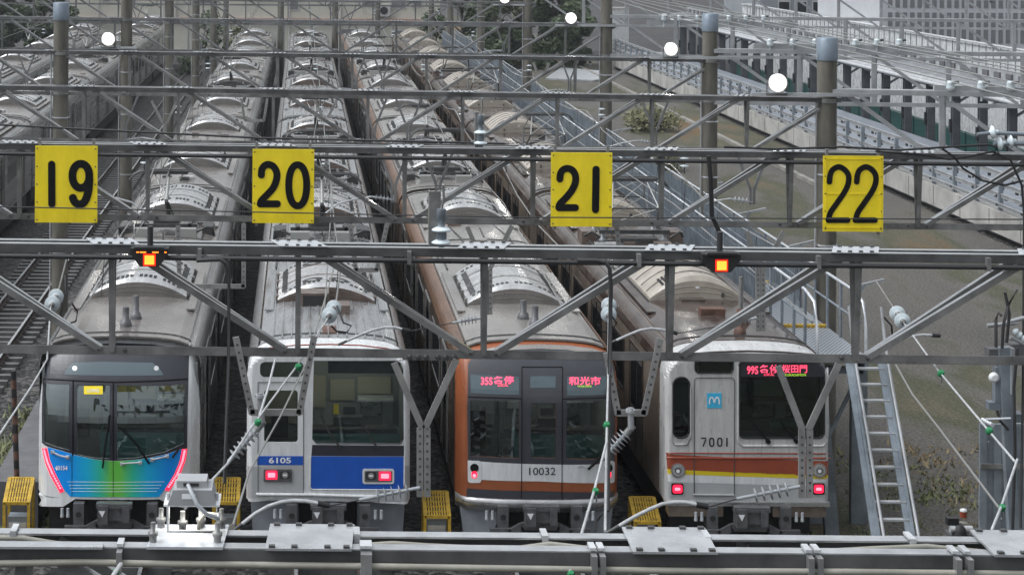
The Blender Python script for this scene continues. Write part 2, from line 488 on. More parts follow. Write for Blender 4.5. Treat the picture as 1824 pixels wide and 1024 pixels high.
def roof_strip(mb, x0, x1, y0, y1, up, m, n=14):
    """curved strip following the roof between x0 and x1"""
    vs = []; fs = []
    for i in range(n + 1):
        x = x0 + (x1 - x0) * i / n
        z = ztop(x) + up
        xx = x * (1 + up / 2)
        vs += [(xx, y0, z), (xx, y1, z), (xx, y0, z - up - 0.02), (xx, y1, z - up - 0.02)]
    for i in range(n):
        a, b = i * 4, i * 4 + 4
        fs += [(a, b, b + 1, a + 1), (a, a + 2, b + 2, b), (a + 1, b + 1, b + 3, a + 3)]
    fs += [(0, 1, 3, 2), (n*4, n*4+2, n*4+3, n*4+1)]
    mb.add(vs, fs, m, False)

def ac_unit_mesh(style):
    """arched roof air conditioner, origin at the middle of its front foot"""
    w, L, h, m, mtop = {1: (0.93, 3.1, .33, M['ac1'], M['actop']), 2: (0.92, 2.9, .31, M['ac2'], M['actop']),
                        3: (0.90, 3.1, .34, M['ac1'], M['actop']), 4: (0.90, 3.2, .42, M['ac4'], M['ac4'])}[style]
    mb = MB(); n = 16
    def zt(x): return 3.68 + h * (1 - abs(x / w) ** 2.1)
    rings = []
    for y, k in ((0.0, 0.0), (0.0, 0.80), (0.06, 1.0), (L - 0.06, 1.0), (L, 0.8), (L, 0)):
        ring = []
        for i in range(n + 1):
            x = -w + 2 * w * i / n
            zb_ = ztop(x) - 0.02
            z = zb_ + (zt(x) - zb_) * k
            ring.append((x, y, z))
        rings.append(ring)
    vs = [p for r_ in rings for p in r_]
    for a in range(5):
        fs = [(a*(n+1)+i, a*(n+1)+i+1, (a+1)*(n+1)+i+1, (a+1)*(n+1)+i) for i in range(n)]
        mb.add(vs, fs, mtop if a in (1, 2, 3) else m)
    for i in (0, n):
        mb.add(vs, [tuple(r_*(n+1)+i for r_ in range(6))], m)
    # panel seams, louvres, lifting lugs
    def on(x, y, up=0.006): return Vector((x, y, zt(x) + up))
    if style != 4:
        for yy in ((0.25, L - 0.55) if style == 1 else (0.25, L - 0.3)):
            for x0 in [-.80 + .09 * k for k in range(18)]:
                if int((x0 + 1) * 11) % 5 == 0: continue
                for q in range(2 if style == 1 else 1):
                    a = on(x0, yy + q * 0.13); b = on(x0 + 0.055, yy + q * 0.13)
                    mb.bar(a, b, 0.012, 0.085, M['grille'])
        for sx in (-1, 1):
            for k in range(14):
                y = 0.45 + k * 0.16
                x = sx * w * 0.86
                mb.bar(on(x - .05, y), on(x + .05, y), 0.012, 0.07, M['grille'])
        if style == 2:
            for yy in (0.5, L - 0.6):
                for sx in (-1, 1):
                    pts = [on(sx * .26 + .2 * math.cos(t * math.pi / 8), yy + .17 * math.sin(t * math.pi / 8), 0.008) for t in range(16)]
                    mb.add(pts, [tuple(range(16))], M['grille'])
        for yy in (0.95, 2.05):
            mb.tube([on(-w * .95 + w * 1.9 * i / 10, yy, 0.004) for i in range(11)], 0.012, m, 4)
        for sx in (-1, 1):
            for k in range(4):
                y = 0.3 + k * (L - 0.6) / 3
                mb.box(sx * (w + .01) - .03, sx * (w + .01) + .03, y - .06, y + .06, ztop(w) - .02, ztop(w) + .10, m)
    else:
        for sx in (-1,):
            for k in range(7):
                for q in range(3):
                    x = -w * .72 + q * .07
                    mb.bar(on(x, .12 + k * .09), on(x + .045, .12 + k * .09), 0.012, 0.05, M['grille'])
        for k in range(5):
            mb.tube([on(-w * .97 + w * 1.94 * i / 10, .5 + k * .6, 0.004) for i in range(11)], 0.014, M['roof4'], 4)
        for x in (-.5, .5):
            mb.box(x - .025, x + .025, -0.02, 0.01, 3.70, 3.78, M['bolt'])
        mb.box(-.02, .05, -0.015, 0.01, 3.86, 3.89, M['decal_white'])
        mb.box(-w, w, -.01, 0.03, 3.55, 3.62, M['bolt'])
    # seams on the front face
    for k in (0.32, 0.58):
        pts = []
        for i in range(13):
            x = -w * .9 + 1.8 * w * i / 12
            zb_ = ztop(x)
            pts.append((x, -0.004, zb_ + (zt(x) - zb_) * k))
        mb.tube(pts, 0.006, m, 4)
    # flat foot under the unit
    mb.box(-w - .05, w + .05, -.03, L + .03, ztop(w) - .05, ztop(w) + .015, M['under'])
    return mb

def panto_single():
    """raised single-arm pantograph, origin at roof centre"""
    mb = MB(); d = M['panto']; p = M['panto_light']
    for y in (-.55, .55): mb.bar((-.72, y, 3.84), (.72, y, 3.84), .08, .10, d)
    for x in (-.55, .55): mb.bar((x, -.6, 3.86), (x, .6, 3.86), .09, .07, d)
    for x in (-.62, .62):
        for y in (-.5, .5):
            mb.lathe((x, y, 3.52), (0, 0, 1), [(0, .05), (.07, .09), (.10, .05), (.17, .09), (.2, .05), (.3, .05)], M['grey_porcelain'], 8)
    mb.box(-.30, .30, -.45, .05, 3.84, 4.0, d)
    mb.tube([(0, .42, 3.92), (0, -.55, 4.42)], [.055, .045], d, 8)
    mb.tube([(.10, .42, 3.95), (.05, -.50, 4.36)], .022, d, 6)
    mb.tube([(0, -.55, 4.42), (0, .36, 4.93)], [.045, .03], p, 8)
    mb.tube([(-.0, -.5, 4.4), (-.34, .36, 4.93)], .014, p, 5)
    mb.tube([(0, -.5, 4.4), (.34, .36, 4.93)], .014, p, 5)
    for y in (.22, .50):
        mb.tube([(-.92, y, 4.78), (-.84, y, 4.90), (-.68, y, 4.985), (-.5, y, 5.0), (.5, y, 5.0), (.68, y, 4.985), (.84, y, 4.90), (.92, y, 4.78)], .024, d, 6)
    mb.bar((-.45, .36, 4.95), (.45, .36, 4.95), .05, .3, d)
    # side equipment and cables
    for sx in (-1, 1):
        mb.box(sx * .95 - .13, sx * .95 + .13, -.35, .30, 3.55, 3.80, d)
        mb.tube([(sx * .7, -.7, 3.72), (sx * .95, -.85, 3.86), (sx * 1.08, -.6, 3.80), (sx * 1.1, -.2, 3.55)], .03, d, 6)
        mb.tube([(sx * .5, .75, 3.70), (sx * .85, .8, 3.84), (sx * 1.05, .65, 3.70), (sx * 1.12, .5, 3.5)], .022, d, 6)
        mb.box(sx * .5 - .22, sx * .5 + .22, -1.05, -.80, 3.60, 3.84, p)
    return mb

def panto_diamond():
    mb = MB(); d = M['panto']; p = M['panto_light']
    for y in (-.8, .8): mb.bar((-.8, y, 3.86), (.8, y, 3.86), .09, .09, d)
    for x in (-.7, .7): mb.bar((x, -.8, 3.86), (x, .8, 3.86), .08, .08, d)
    for x in (-.7, .7):
        for y in (-.7, .7):
            mb.lathe((x, y, 3.5), (0, 0, 1), [(0, .05), (.07, .1), (.10, .05), (.17, .1), (.2, .05), (.32, .05)], M['grey_porcelain'], 8)
    for sy in (-1, 1):
        for x in (-.62, .62):
            mb.tube([(x, sy * .30, 3.92), (x * .85, sy * .98, 4.42)], .028, d, 6)
            mb.tube([(x * .85, sy * .98, 4.42), (x * .62, 0.12 * sy, 4.95)], .018, p, 6)
        mb.tube([(-.62, sy * .30, 3.92), (.53, sy * .98, 4.42)], .012, p, 5)
        mb.tube([(-.53, sy * .98, 4.42), (.38, sy * .12, 4.95)], .012, p, 5)
        mb.tube([(.53, sy * .98, 4.42), (-.38, sy * .12, 4.95)], .012, p, 5)
        mb.tube([(-.53, sy * .98, 4.42), (.53, sy * .98, 4.42)], .018, d, 5)
    for y in (-.14, .14):
        mb.tube([(-.90, y, 4.78), (-.80, y, 4.92), (-.62, y, 4.99), (.62, y, 4.99), (.80, y, 4.92), (.90, y, 4.78)], .024, d, 6)
    mb.box(-.6, .6, -.2, .2, 4.93, 4.985, d)
    for sx in (-1, 1):
        mb.box(sx * 1.0 - .16, sx * 1.0 + .16, -.55, .15, 3.55, 3.82, M['ac2'])
        mb.tube([(sx * .8, -.9, 3.75), (sx * 1.0, -1.0, 3.9), (sx * 1.12, -.7, 3.75)], .03, d, 6)
    mb.box(-.45, .45, -1.25, -1.0, 3.62, 3.78, d)
    return mb

MESH = {}
def shared(key, maker, name, parent, loc=(0, 0, 0)):
    """first use builds the mesh, later uses share it"""
    if key not in MESH:
        o = maker().build(name, parent)
        MESH[key] = o.data
    else:
        o = bpy.data.objects.new(name, MESH[key]); COL.objects.link(o); o.parent = parent
    o.location = loc
    return o

def side_window(s, w, mt):
    def mk():
        mb = MB()
        mb.box(s * W - .004 if s > 0 else -W - .010, s * W + .010 if s > 0 else -W + .004, -w/2, w/2, 1.95, 2.85, M['sidewin'])
        for z0, z1 in ((1.90, 1.95), (2.85, 2.9)):
            mb.box(min(s * W, s * (W + .016)), max(s * W, s * (W + .016)), -w/2 - .05, w/2 + .05, z0, z1, mt)
        for y in (-w/2 - .05, w/2):
            mb.box(min(s * W, s * (W + .016)), max(s * W, s * (W + .016)), y, y + .05, 1.95, 2.85, mt)
        return mb
    return mk
def side_door(s, mt):
    def mk():
        mb = MB()
        a, b = sorted((s * (W - .01), s * (W + .006)))
        mb.box(a, b, -.65, .65, 1.10, 2.95, M['doorside'])
        a, b = sorted((s * (W + .006), s * (W + .012)))
        for y in (-.56, .08):
            mb.box(a, b, y, y + .48, 1.9, 2.8, M['sidewin'])
        a, b = sorted((s * W, s * (W + .022)))
        for y in (-.70, .65): mb.box(a, b, y, y + .045, 1.08, 3.0, mt)
        mb.box(a, b, -.70, .695, 3.0, 3.05, mt)
        mb.box(a, b, -.012, .012, 1.1, 2.95, M['black'])
        return mb
    return mk

def car_shell(L, side, roofm, edge, style, y0, ribs):
    mb = MB()
    mb.prism(section(), y0, L, side)
    if y0 > 0:                                   # leading car: open towards its cab
        mb.f.pop(0); mb.m.pop(0); mb.sm.pop(0)
    return mb

def car_roof(L, style, roofm, y0, seed=0):
    mb = MB(); rnd = random.Random(seed * 7 + style)
    roof_strip(mb, -1.17, 1.17, y0, L, .014, roofm)
    if style == 2:
        for k in range(13):
            x = -.96 + k * .16
            z = ztop(x) + .012
            mb.bar((x, y0 + .05, z + .006), (x, L - .05, z + .006), .022, .03, roofm, up=Vector((0, 0, 1)))
    # boards beside the units and small boxes
    for sx in (-1, 1):
        x = sx * 1.07
        for ya, yb in ((3.2, 7.2), (13.2, 18.2)):
            if yb < L:
                mb.bar((x, ya, ztop(x) + .05), (x, yb, ztop(x) + .05), .16, .03, roofm, up=Vector((0, 0, 1)))
    for yy in (9.3, 11.2):
        mb.tube([(x / 10 * 1.1, yy, ztop(x / 10 * 1.1) + .02) for x in range(-10, 11)], .016, M['panto'], 4)
    mb.tube([(-1.0, 7.6, ztop(1.0) + .04), (-1.0, 12.8, ztop(1.0) + .04)], .022, M['panto'], 5)
    for q in range(7):                          # hatches, cable runs and junction boxes differ from car to car
        x = rnd.uniform(-.8, .8); yy = rnd.choice([1.3, 2.2, 8.0, 9.8, 10.6, 11.8, 13.2, 18.4, 18.9]) + rnd.uniform(-.3, .3)
        if yy > y0 + .4 and not (y0 > 0 and yy < 3): mb.box(x - rnd.uniform(.06, .2), x + rnd.uniform(.06, .2), yy - .12, yy + rnd.uniform(.1, .3), ztop(x) - .05, ztop(x) + rnd.uniform(.03, .12), rnd.choice([M['panto'], M['ac2'], M['actop'], roofm]))
    for q in range(3):
        xa = rnd.uniform(-.9, .9); ya = rnd.choice([7.8, 8.6, 9.4]); yb_ = ya + rnd.uniform(2, 4.5)
        mb.tube([(xa, ya, ztop(xa) + .03), (xa, (ya + yb_) / 2, ztop(xa) + .04), (xa + rnd.uniform(-.2, .2), yb_, ztop(xa) + .02)], .016, M['panto'], 4)
    # joint lines over the roof near the car ends
    for yy in (L - .25, max(y0, 0) + .3):
        mb.tube([(W * .99 * math.sin(i / 10 * 1.45), yy, ztop(W * .99 * math.sin(i / 10 * 1.45)) + .016) for i in range(-10, 11)], .018, M['under'], 4)
    return mb

def make_car(train, idx, style, side, roofm, edge, y, L=19.5, front=False, pantos=(), acs=(3.6, 14.3)):
    y0 = 0.62 if front else 0.0
    key = (style, front)
    c = shared(('car',) + key, lambda: car_shell(L, side, roofm, edge, style, y0, False), 'car', train, (0, y, 0))
    shared(('roof', idx % 4) + key, lambda: car_roof(L, style, roofm, y0, idx % 4), 'roof', c)
    def cant():
        mb = MB()
        roof_strip(mb, -1.385, -1.20, y0, L, .022, edge, 6)
        roof_strip(mb, 1.20, 1.385, y0, L, .022, edge, 6)
        return mb
    shared(('cant',) + key, cant, 'cantrail', c)
    for a in acs:
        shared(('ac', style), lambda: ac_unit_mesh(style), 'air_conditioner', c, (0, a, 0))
    for p, kind in pantos:
        shared(('panto', kind), panto_diamond if kind == 'd' else panto_single, 'pantograph', c, (0, p, 0))
    trim = edge if style != 3 else M['silver']
    for s in (-1, 1):
        if style == 1 and s < 0: continue       # that side is never seen
        for k in range(4):
            shared(('door', s, style), side_door(s, trim), 'side_door', c, (0, 2.9 + k * 4.75, 0))
        for k in range(3):
            shared(('win', s, style), side_window(s, 2.0, trim), 'side_window', c, (0, 5.27 + k * 4.75, 0))
    def under():
        mb = MB()
        mb.box(-1.25, 1.25, y0 + .4, L - .3, .35, 1.02, M['under'])
        for yy in (2.4, 4.6, 15.0, 17.2):
            for x in (-.56, .56):
                mb.lathe((x - .06, yy, .43), (1, 0, 0), [(0, .43), (.12, .43)], M['under'], 16)
        mb.box(-.5, .5, L - .02, L + .52, 1.05, 3.0, M['rubber'])
        return mb
    shared(('under',) + key, under, 'underframe', c)
    return c

# ---- cab fronts -----------------------------------------------------------
def pip(x, z, poly):
    ins = False; n = len(poly)
    for i in range(n):
        x1, z1 = poly[i]; x2, z2 = poly[(i + 1) % n]
        if (z1 > z) != (z2 > z) and x < (x2 - x1) * (z - z1) / (z2 - z1) + x1: ins = not ins
    return ins

def F1(x, z):
    a = abs(x) / W
    y = .30 * a ** 3.2 + max(0, (z - 1.95) / 1.7) ** 2.3 * .85
    y += .28 * max(0, (a - .86) / .14) ** 2
    t = max(0, 1 - (ztop(x) - z) / .16)
    return y + .22 * t * t
def F2(x, z):
    a = abs(x) / W
    y = .03 * a ** 2 + .05 * max(0, (z - 1.2) / 2.4)
    y += .12 * max(0, (a - .93) / .07) ** 2
    t = max(0, 1 - (ztop(x) - z) / .12)
    return y + .16 * t * t
def F3(x, z):
    a = abs(x) / W
    y = .20 * a ** 2.6 + max(0, (z - 2.55) / 1.1) ** 2.0 * .55
    y += .25 * max(0, (a - .87) / .13) ** 2
    t = max(0, 1 - (ztop(x) - z) / .15)
    return y + .2 * t * t
def F4(x, z):
    a = abs(x) / W
    y = .02 * a ** 2 + .04 * max(0, (z - 1.6) / 2.0)
    y += .10 * max(0, (a - .94) / .06) ** 2
    t = max(0, 1 - (ztop(x) - z) / .14)
    return y + .16 * t * t

class Cab:
    def __init__(s, train, xc, F, zo, zs):
        s.t, s.xc, s.F, s.zo, s.zs = train, xc, F, zo, zs   # zo: zoom origin, zs: zoom factor of the tracing
        s.root = None
    def px(s, u, v): return (s.zo[0] + u / s.zs, s.zo[1] + v / s.zs)
    def S(s, u, v, off=0.0):
        """traced point -> point on this cab's own surface"""
        p_, q_ = s.px(u, v)
        Y = TRAIN_Y
        for _ in range(5):
            p = P(p_, q_, Y)
            Y = TRAIN_Y + s.F(p.x - s.xc, p.z) - off
        p = P(p_, q_, Y)
        return Vector((p.x - s.xc, p.y - TRAIN_Y, p.z))
    def loc(s, pts): return [(q.x, q.z) for q in (s.S(u, v) for u, v in pts)]
    def skin(s, name, m, outer, holes=(), off=0.0, depth=0.02, parent=None, local=False, back=None):
        """panel that follows the cab surface, with window openings cut out"""
        if not local:
            outer = s.loc(outer)
        holes = [s.loc(h) for h in holes]
        bm = bmesh.new()
        for loop in [outer] + holes:
            vs = [bm.verts.new((x, 0, z)) for x, z in loop]
            for i in range(len(vs)): bm.edges.new((vs[i], vs[(i + 1) % len(vs)]))
        bmesh.ops.triangle_fill(bm, use_beauty=True, edges=bm.edges[:], normal=(0, -1, 0))
        xs = [v.co.x for v in bm.verts]; zs_ = [v.co.z for v in bm.verts]
        def cut(co, no):
            bmesh.ops.bisect_plane(bm, geom=bm.verts[:] + bm.edges[:] + bm.faces[:], plane_co=co, plane_no=no)
        k = math.ceil(min(xs) / .1) * .1
        cuts = []
        while k < max(xs): cuts.append(k); k += .1
        cuts += [a for a in (-1.365, -1.33, -1.25, 1.25, 1.33, 1.365) if min(xs) < a < max(xs)]
        for k in cuts: cut((k + .0007, 0, 0), (1, 0, 0))
        k = math.ceil(min(zs_) / .1) * .1
        cuts = []
        while k < max(zs_): cuts.append(k); k += (.1 if k < 3.0 else .05)
        for k in cuts: cut((0, 0, k + .0007), (0, 0, 1))
        bmesh.ops.remove_doubles(bm, verts=bm.verts[:], dist=.0004)
        bd = [e for e in bm.edges if e.is_boundary]
        for v in bm.verts: v.co.y = s.F(v.co.x, v.co.z) - off
        r = bmesh.ops.extrude_edge_only(bm, edges=bd)
        for v in [g_ for g_ in r['geom'] if isinstance(g_, bmesh.types.BMVert)]:
            v.co.y += depth
            if back is not None and (abs(v.co.x) > W - .012 or v.co.z > ztop(v.co.x) - .012 or v.co.z < ZB + .012):
                v.co.y = back
        bmesh.ops.recalc_face_normals(bm, faces=bm.faces)
        me = bpy.data.meshes.new(name); bm.to_mesh(me); bm.free()
        # make sure the front faces point forward
        me.materials.append(m)
        o = bpy.data.objects.new(name, me); COL.objects.link(o)
        o.parent = parent or s.root
        return o
    def rect(s, u0, v0, u1, v1, r=0):
        if not r: return [(u0, v0), (u1, v0), (u1, v1), (u0, v1)]
        pts = []
        for cx, cy, a0 in ((u1 - r, v0 + r, -90), (u1 - r, v1 - r, 0), (u0 + r, v1 - r, 90), (u0 + r, v0 + r, 180)):
            for k in range(5):
                a = R(a0 + k * 22.5); pts.append((cx + r * math.cos(a), cy + r * math.sin(a)))
        return pts
    def circ(s, u, v, r, n=18): return [(u + r * math.cos(2*math.pi*k/n), v + r * math.sin(2*math.pi*k/n)) for k in range(n)]
    def line(s, name, pts, r, m, off=.02, parent=None):
        mb = MB(); q = []
        for a, b in zip(pts[:-1], pts[1:]):
            n = max(1, int(math.hypot(b[0] - a[0], b[1] - a[1]) / 22))
            q += [(a[0] + (b[0] - a[0]) * k / n, a[1] + (b[1] - a[1]) * k / n) for k in range(n)]
        mb.tube([s.S(u, v, off) for u, v in q + [pts[-1]]], r, m, 6)
        return mb.build(name, parent or s.root)
    def text(s, name, txt, u0, v0, u1, v1, m, off=.012, parent=None, bold=0.0):
        return text_map(name, txt, m, lambda a, b: s.S(u0 + (u1 - u0) * a, v1 + (v0 - v1) * b, off), parent or s.root, bold)

def text_map(name, txt, m, fn, parent, bold=0.0):
    cu = bpy.data.curves.new(name, 'FONT'); cu.body = txt; cu.resolution_u = 3; cu.offset = bold
    o = bpy.data.objects.new(name, cu); COL.objects.link(o)
    dg = bpy.context.evaluated_depsgraph_get(); dg.update()
    me = bpy.data.meshes.new_from_object(o.evaluated_get(dg))
    COL.objects.unlink(o); bpy.data.objects.remove(o); bpy.data.curves.remove(cu)
    if len(me.vertices):
        xs = [v.co.x for v in me.vertices]; ys = [v.co.y for v in me.vertices]
        x0, x1, y0, y1 = min(xs), max(xs), min(ys), max(ys)
        for v in me.vertices:
            v.co = fn((v.co.x - x0) / max(1e-6, x1 - x0), (v.co.y - y0) / max(1e-6, y1 - y0))
    me.materials.clear(); me.materials.append(m)
    for p in me.polygons: p.material_index = 0
    ob = bpy.data.objects.new(name, me); COL.objects.link(ob); ob.parent = parent
    return ob

def wall_outline(zb=ZB + .02):
    n = 30
    pts = [(-W, zb)]
    for i in range(n + 1):
        t = -math.cos(math.pi * i / n)
        pts.append((W * t, ztop(W * t)))
    pts.append((W, zb))
    return pts

def coupler(cab, w1=.55, skirt=None):
    mb = MB(); c = M['coupler']; u = M['under']
    mb.box(-1.2, 1.2, .55, 1.6, .35, 1.0, u)
    mb.box(-.16, .16, -.32, .5, .76, 1.0, c)
    mb.box(-.27, -.10, -.40, -.1, .72, 1.03, c)
    mb.box(.14, .26, -.38, -.1, .74, 1.02, c)
    mb.box(-.30, .30, -.36, -.2, .97, 1.05, c)
    mb.add([(-.25, -.405, .95), (-.14, -.405, .95), (-.19, -.405, .84)], [(0, 1, 2)], M['decal_white'])
    for x in (-.62, .62):
        mb.box(x - .09, x + .09, -.12, .2, .62, .98, c)
        mb.lathe((x, -.13, .80), (0, 1, 0), [(0, .05), (.03, .05)], u, 10)
    mb.bar((-.85, -.14, .56), (-.5, -.14, .56), .12, .08, c); mb.bar((.5, -.14, .56), (.85, -.14, .56), .12, .08, c)
    mb.bar((-.52, -.14, .54), (-.3, -.14, .66), .12, .08, c); mb.bar((.52, -.14, .54), (.3, -.14, .66), .12, .08, c)
    mb.bar((-.32, -.14, .66), (.32, -.14, .66), .12, .08, c)
    for x in (-.9, -.8, .8, .9):
        mb.lathe((x, -.1, .9), (0, 0, -1), [(0, .025), (.10, .025), (.11, .03), (.15, .03)], M['grey_porcelain'], 8)
    for x in (-.534, .534):
        mb.lathe((x - .06, 2.4, .43), (1, 0, 0), [(0, .43), (.12, .43)], u, 16)
    mb.build('coupler', cab.root)
    if skirt:
        for sx in (-1, 1):
            mb = MB()
            xs = [sx * x for x in (.62, .80, 1.28, 1.30)]
            front = [(sx * .80, .25), (sx * 1.24, .25), (sx * 1.33, 1.0), (sx * .62, 1.0)] if skirt == 'taper' else [(sx * .50, .28), (sx * 1.28, .28), (sx * 1.33, 1.0), (sx * .50, 1.0)]
            n = len(front)
            vs = [(x, .08 + .35 * (abs(x) / W) ** 3, z) for x, z in front] + [(x, .75, z) for x, z in front]
            mb.add(vs, [tuple(range(n)), tuple(range(2*n-1, n-1, -1))] + [(i, i+n, (i+1) % n + n, (i+1) % n) for i in range(n)], M['skirt'])
            mb.build('skirt', cab.root)

def cab_interior(cab, style):
    """driver's cab behind the glass: console, seat, rear wall with its window, ceiling lamp"""
    mb = MB(); li = M['cabin'] if style != 4 else M['mask']
    fl = 1.12
    mb.box(-1.3, 1.3, .95, 2.3, fl - .04, fl, M['under'])
    mb.box(-1.3, 1.3, 2.3, 2.34, fl, 3.4, li)
    mb.box(-1.34, -1.3, .6, 2.3, fl, 3.2, li); mb.box(1.3, 1.34, .6, 2.3, fl, 3.2, li)
    mb.box(-1.3, 1.3, 1.0, 2.3, 3.2, 3.24, li)
    mb.box(-.35, 1.25, .75, 1.15, fl, 1.98, M['teal'])
    mb.box(-.30, 1.20, .72, 1.0, 1.98, 2.06, M['grille'])
    mb.box(.1, .6, .95, 1.15, 2.06, 2.2, M['grille'])
    mb.box(.20, .55, 1.62, 1.70, 1.6, 1.95, M['mask'])
    mb.box(.18, .58, 1.35, 1.72, 1.5, 1.6, M['mask'])
    wallc = M['cream'] if style in (1, 2) else (M['greypaint'] if style == 3 else M['teal'])
    mb.box(-1.15, -.55, 2.26, 2.30, 1.75, 2.55, wallc)
    mb.box(-1.0, -.7, 2.24, 2.26, 1.5, 2.0, M['mask'])
    for x0, x1, z0, z1, m_ in ((-.30, -.02, 2.05, 2.62, wallc), (.06, .50, 2.18, 2.55, wallc), (.56, 1.16, 2.30, 2.60, wallc), (.62, .98, 1.9, 2.2, M['silver']), (1.02, 1.2, 1.6, 2.2, M['greypaint']),
                               (.12, .22, 1.72, 2.1, M['stripe_yellow'] if style == 2 else M['silver']), (.30, .52, 1.55, 2.05, M['mask']), (-.32, 1.2, 1.66, 1.70, M['silver'])):
        mb.box(x0, x1, 2.25, 2.30, z0, z1, m_)
    mb.box(.55, 1.2, 1.9, 2.25, 2.24, 2.28, M['greypaint'])
    if style == 4: mb.box(-.2, 1.28, 1.2, 1.5, fl, 2.1, M['teal'])
    if style == 2: mb.box(.0, 1.25, .8, 1.1, 3.0, 3.2, M['mask'])
    mb.box(-.45, -.38, 2.24, 2.30, fl, 3.1, M['silver'])
    mb.tube([(-.25, 1.2, 2.2), (.0, 1.25, 1.75), (.02, 1.25, 1.3)], .022, M['silver'], 6)
    o = mb.build('cab_interior', cab.root)
    if style != 4:
        mb = MB(); mb.box(.1, .8, 1.35, 1.5, 3.16, 3.2, M['cab_lamp']); mb.build('ceiling_lamp', cab.root)
    if style == 2:
        mb = MB(); mb.box(-.9, -.5, 1.35, 1.5, 3.16, 3.2, M['cab_lamp']); mb.build('ceiling_lamp', cab.root)

def antenna(train, x, y, m1, h=.34):
    mb = MB()
    z = ztop(x)
    mb.lathe((x, y, z - .02), (0, 0, 1), [(0, .11), (.06, .11), (.14, .085), (.15, .06), (h, .06), (h + .03, .05)], m1, 12)
    return mb

def train_root(name, i, label, group='trains parked side by side in the yard'):
    t = empty(name, (TRK[i], TRAIN_Y, 0))
    return tag(t, label, 'train', group)

def start_cab(train, i, F, zo, zs=2.7667):
    cab = Cab(train, TRK[i], F, zo, zs)
    cab.root = train
    return cab

# ================= train with the blue-green nose
T = train_root('commuter_train', 0, 'silver train with rounded dark glazed nose and blue to green panel, number 40154')
cab = start_cab(T, 0, F1, (40, 580))
mask_out = [(104, 190), (116, 150), (150, 112), (220, 98), (320, 89), (480, 84), (640, 90), (740, 104), (822, 128), (820, 190), (818, 300), (812, 604), (780, 606), (710, 630), (640, 646), (550, 659), (450, 664), (360, 656), (270, 637), (190, 612), (124, 594), (96, 575), (99, 300)]
wL = [(110, 279), (232, 285), (230, 612), (160, 594), (110, 574)]
wC = [(270, 292), (432, 290), (430, 655), (350, 650), (270, 634)]
wR = [(468, 293), (802, 287), (796, 578), (700, 622), (560, 650), (468, 656)]
wT = [(206, 238), (222, 208), (252, 180), (400, 176), (640, 181), (674, 208), (696, 242)]
front = cab.skin('cab_front', M['white'], wall_outline(), [wL, wC, wR], 0, .04, local=True, back=.63)
cab.root = front
cab.skin('hood', M['mask'], mask_out, [wL, wC, wR], .006, .012)
for w_, nm in ((wL, 'side_windscreen'), (wC, 'door_window'), (wR, 'windscreen')):
    cab.skin(nm, M['gl1'], w_, off=-.012, depth=.004)
# nearest thing to the frames: rubber seals beside the emergency door
for pts in ([(250, 270), (247, 640)], [(447, 282), (447, 660)], [(104, 262), (300, 272), (460, 278), (650, 272), (812, 262)]):
    cab.line('seal', pts, .012, M['black'], .008)
cab.skin('marker_window', M['gl_disp'], wT, off=.010, depth=.01)
for u in (258, 660): cab.skin('hood_lamp', M['lampglass'], cab.circ(u, 208, 12), off=.014, depth=.006)
pan = [(124, 598), (190, 615), (270, 640), (360, 659), (450, 667), (550, 662), (640, 649), (710, 633), (786, 606), (776, 660), (752, 720), (715, 790), (672, 842), (450, 842), (235, 840), (200, 800), (160, 720), (136, 660)]
cab.skin('nose_panel', M['gradient'], pan, off=.008, depth=.012)
for sgn, pts in ((0, [(97, 602), (119, 602), (134, 665), (160, 725), (204, 812), (186, 822), (138, 735), (112, 670)]), (1, [(787, 608), (812, 606), (803, 660), (775, 735), (722, 812), (702, 806), (748, 735), (775, 672)])):
    lamp = cab.skin('tail_lamp', M['red_led'], pts, off=.012, depth=.016)
    mid = [(108, 612), (122, 668), (148, 728), (192, 810)] if not sgn else [(799, 616), (789, 665), (762, 732), (714, 802)]
    dots = []
    for a, b in zip(mid[:-1], mid[1:]):
        for k in range(7): dots.append((a[0] + (b[0] - a[0]) * k / 7, a[1] + (b[1] - a[1]) * k / 7))
    mb = MB()
    for d in dots:
        p = cab.S(d[0], d[1], .017); mb.box(p.x - .018, p.x + .018, p.y - .003, p.y + .004, p.z - .014, p.z + .014, M['red_led_core'])
    mb.build('led_row', front)
for v in (768, 785, 800, 815):
    cab.line('pinstripe', [(222 + (v - 768) * .4, v), (450, v + 2), (700 - (v - 768) * .8, v)], .0035, M['decal_white'], .009)
for u in (244, 447):
    cab.line('panel_seam', [(u, 640), (u, 842)], .005, M['black'], .009)
for pts in ([(148, 622), (185, 640), (222, 647)], [(490, 680), (530, 676), (580, 674)], [(638, 660), (675, 652), (712, 643)]):
    hr = cab.line('handrail', pts, .016, M['white_pipe'], .05)
    for u, v in (pts[0], pts[-1]):
        mb = MB(); p = cab.S(u, v, .03); mb.box(p.x - .03, p.x + .03, p.y - .02, p.y + .03, p.z - .025, p.z + .025, M['white_pipe'])
        mb.build('handrail_foot', T)
for pts in ([(395, 700), (408, 590), (430, 440)], [(625, 680), (560, 580), (480, 500)], [(738, 650), (770, 610)]):
    cab.line('wiper', pts, .018, M['black'], .04)
sgn_ = cab.skin('sign_board', M['yellow'], cab.rect(303, 297, 396, 337), off=.004, depth=.01)
cab.text('lettering', 'LONG', 320, 310, 378, 327, M['decal_white'], .010, bold=.02)
cab.text('fleet_number', '40154', 160, 689, 222, 711, M['decal_white'], .016, bold=.03)
cab.skin('lower_nose', M['white'], [(104, 842), (270, 846), (200, 890), (112, 888), (80, 880)], off=.004, depth=.03)
cab.skin('lower_nose', M['white'], [(660, 846), (836, 842), (850, 880), (800, 896), (740, 886)], off=.004, depth=.03)
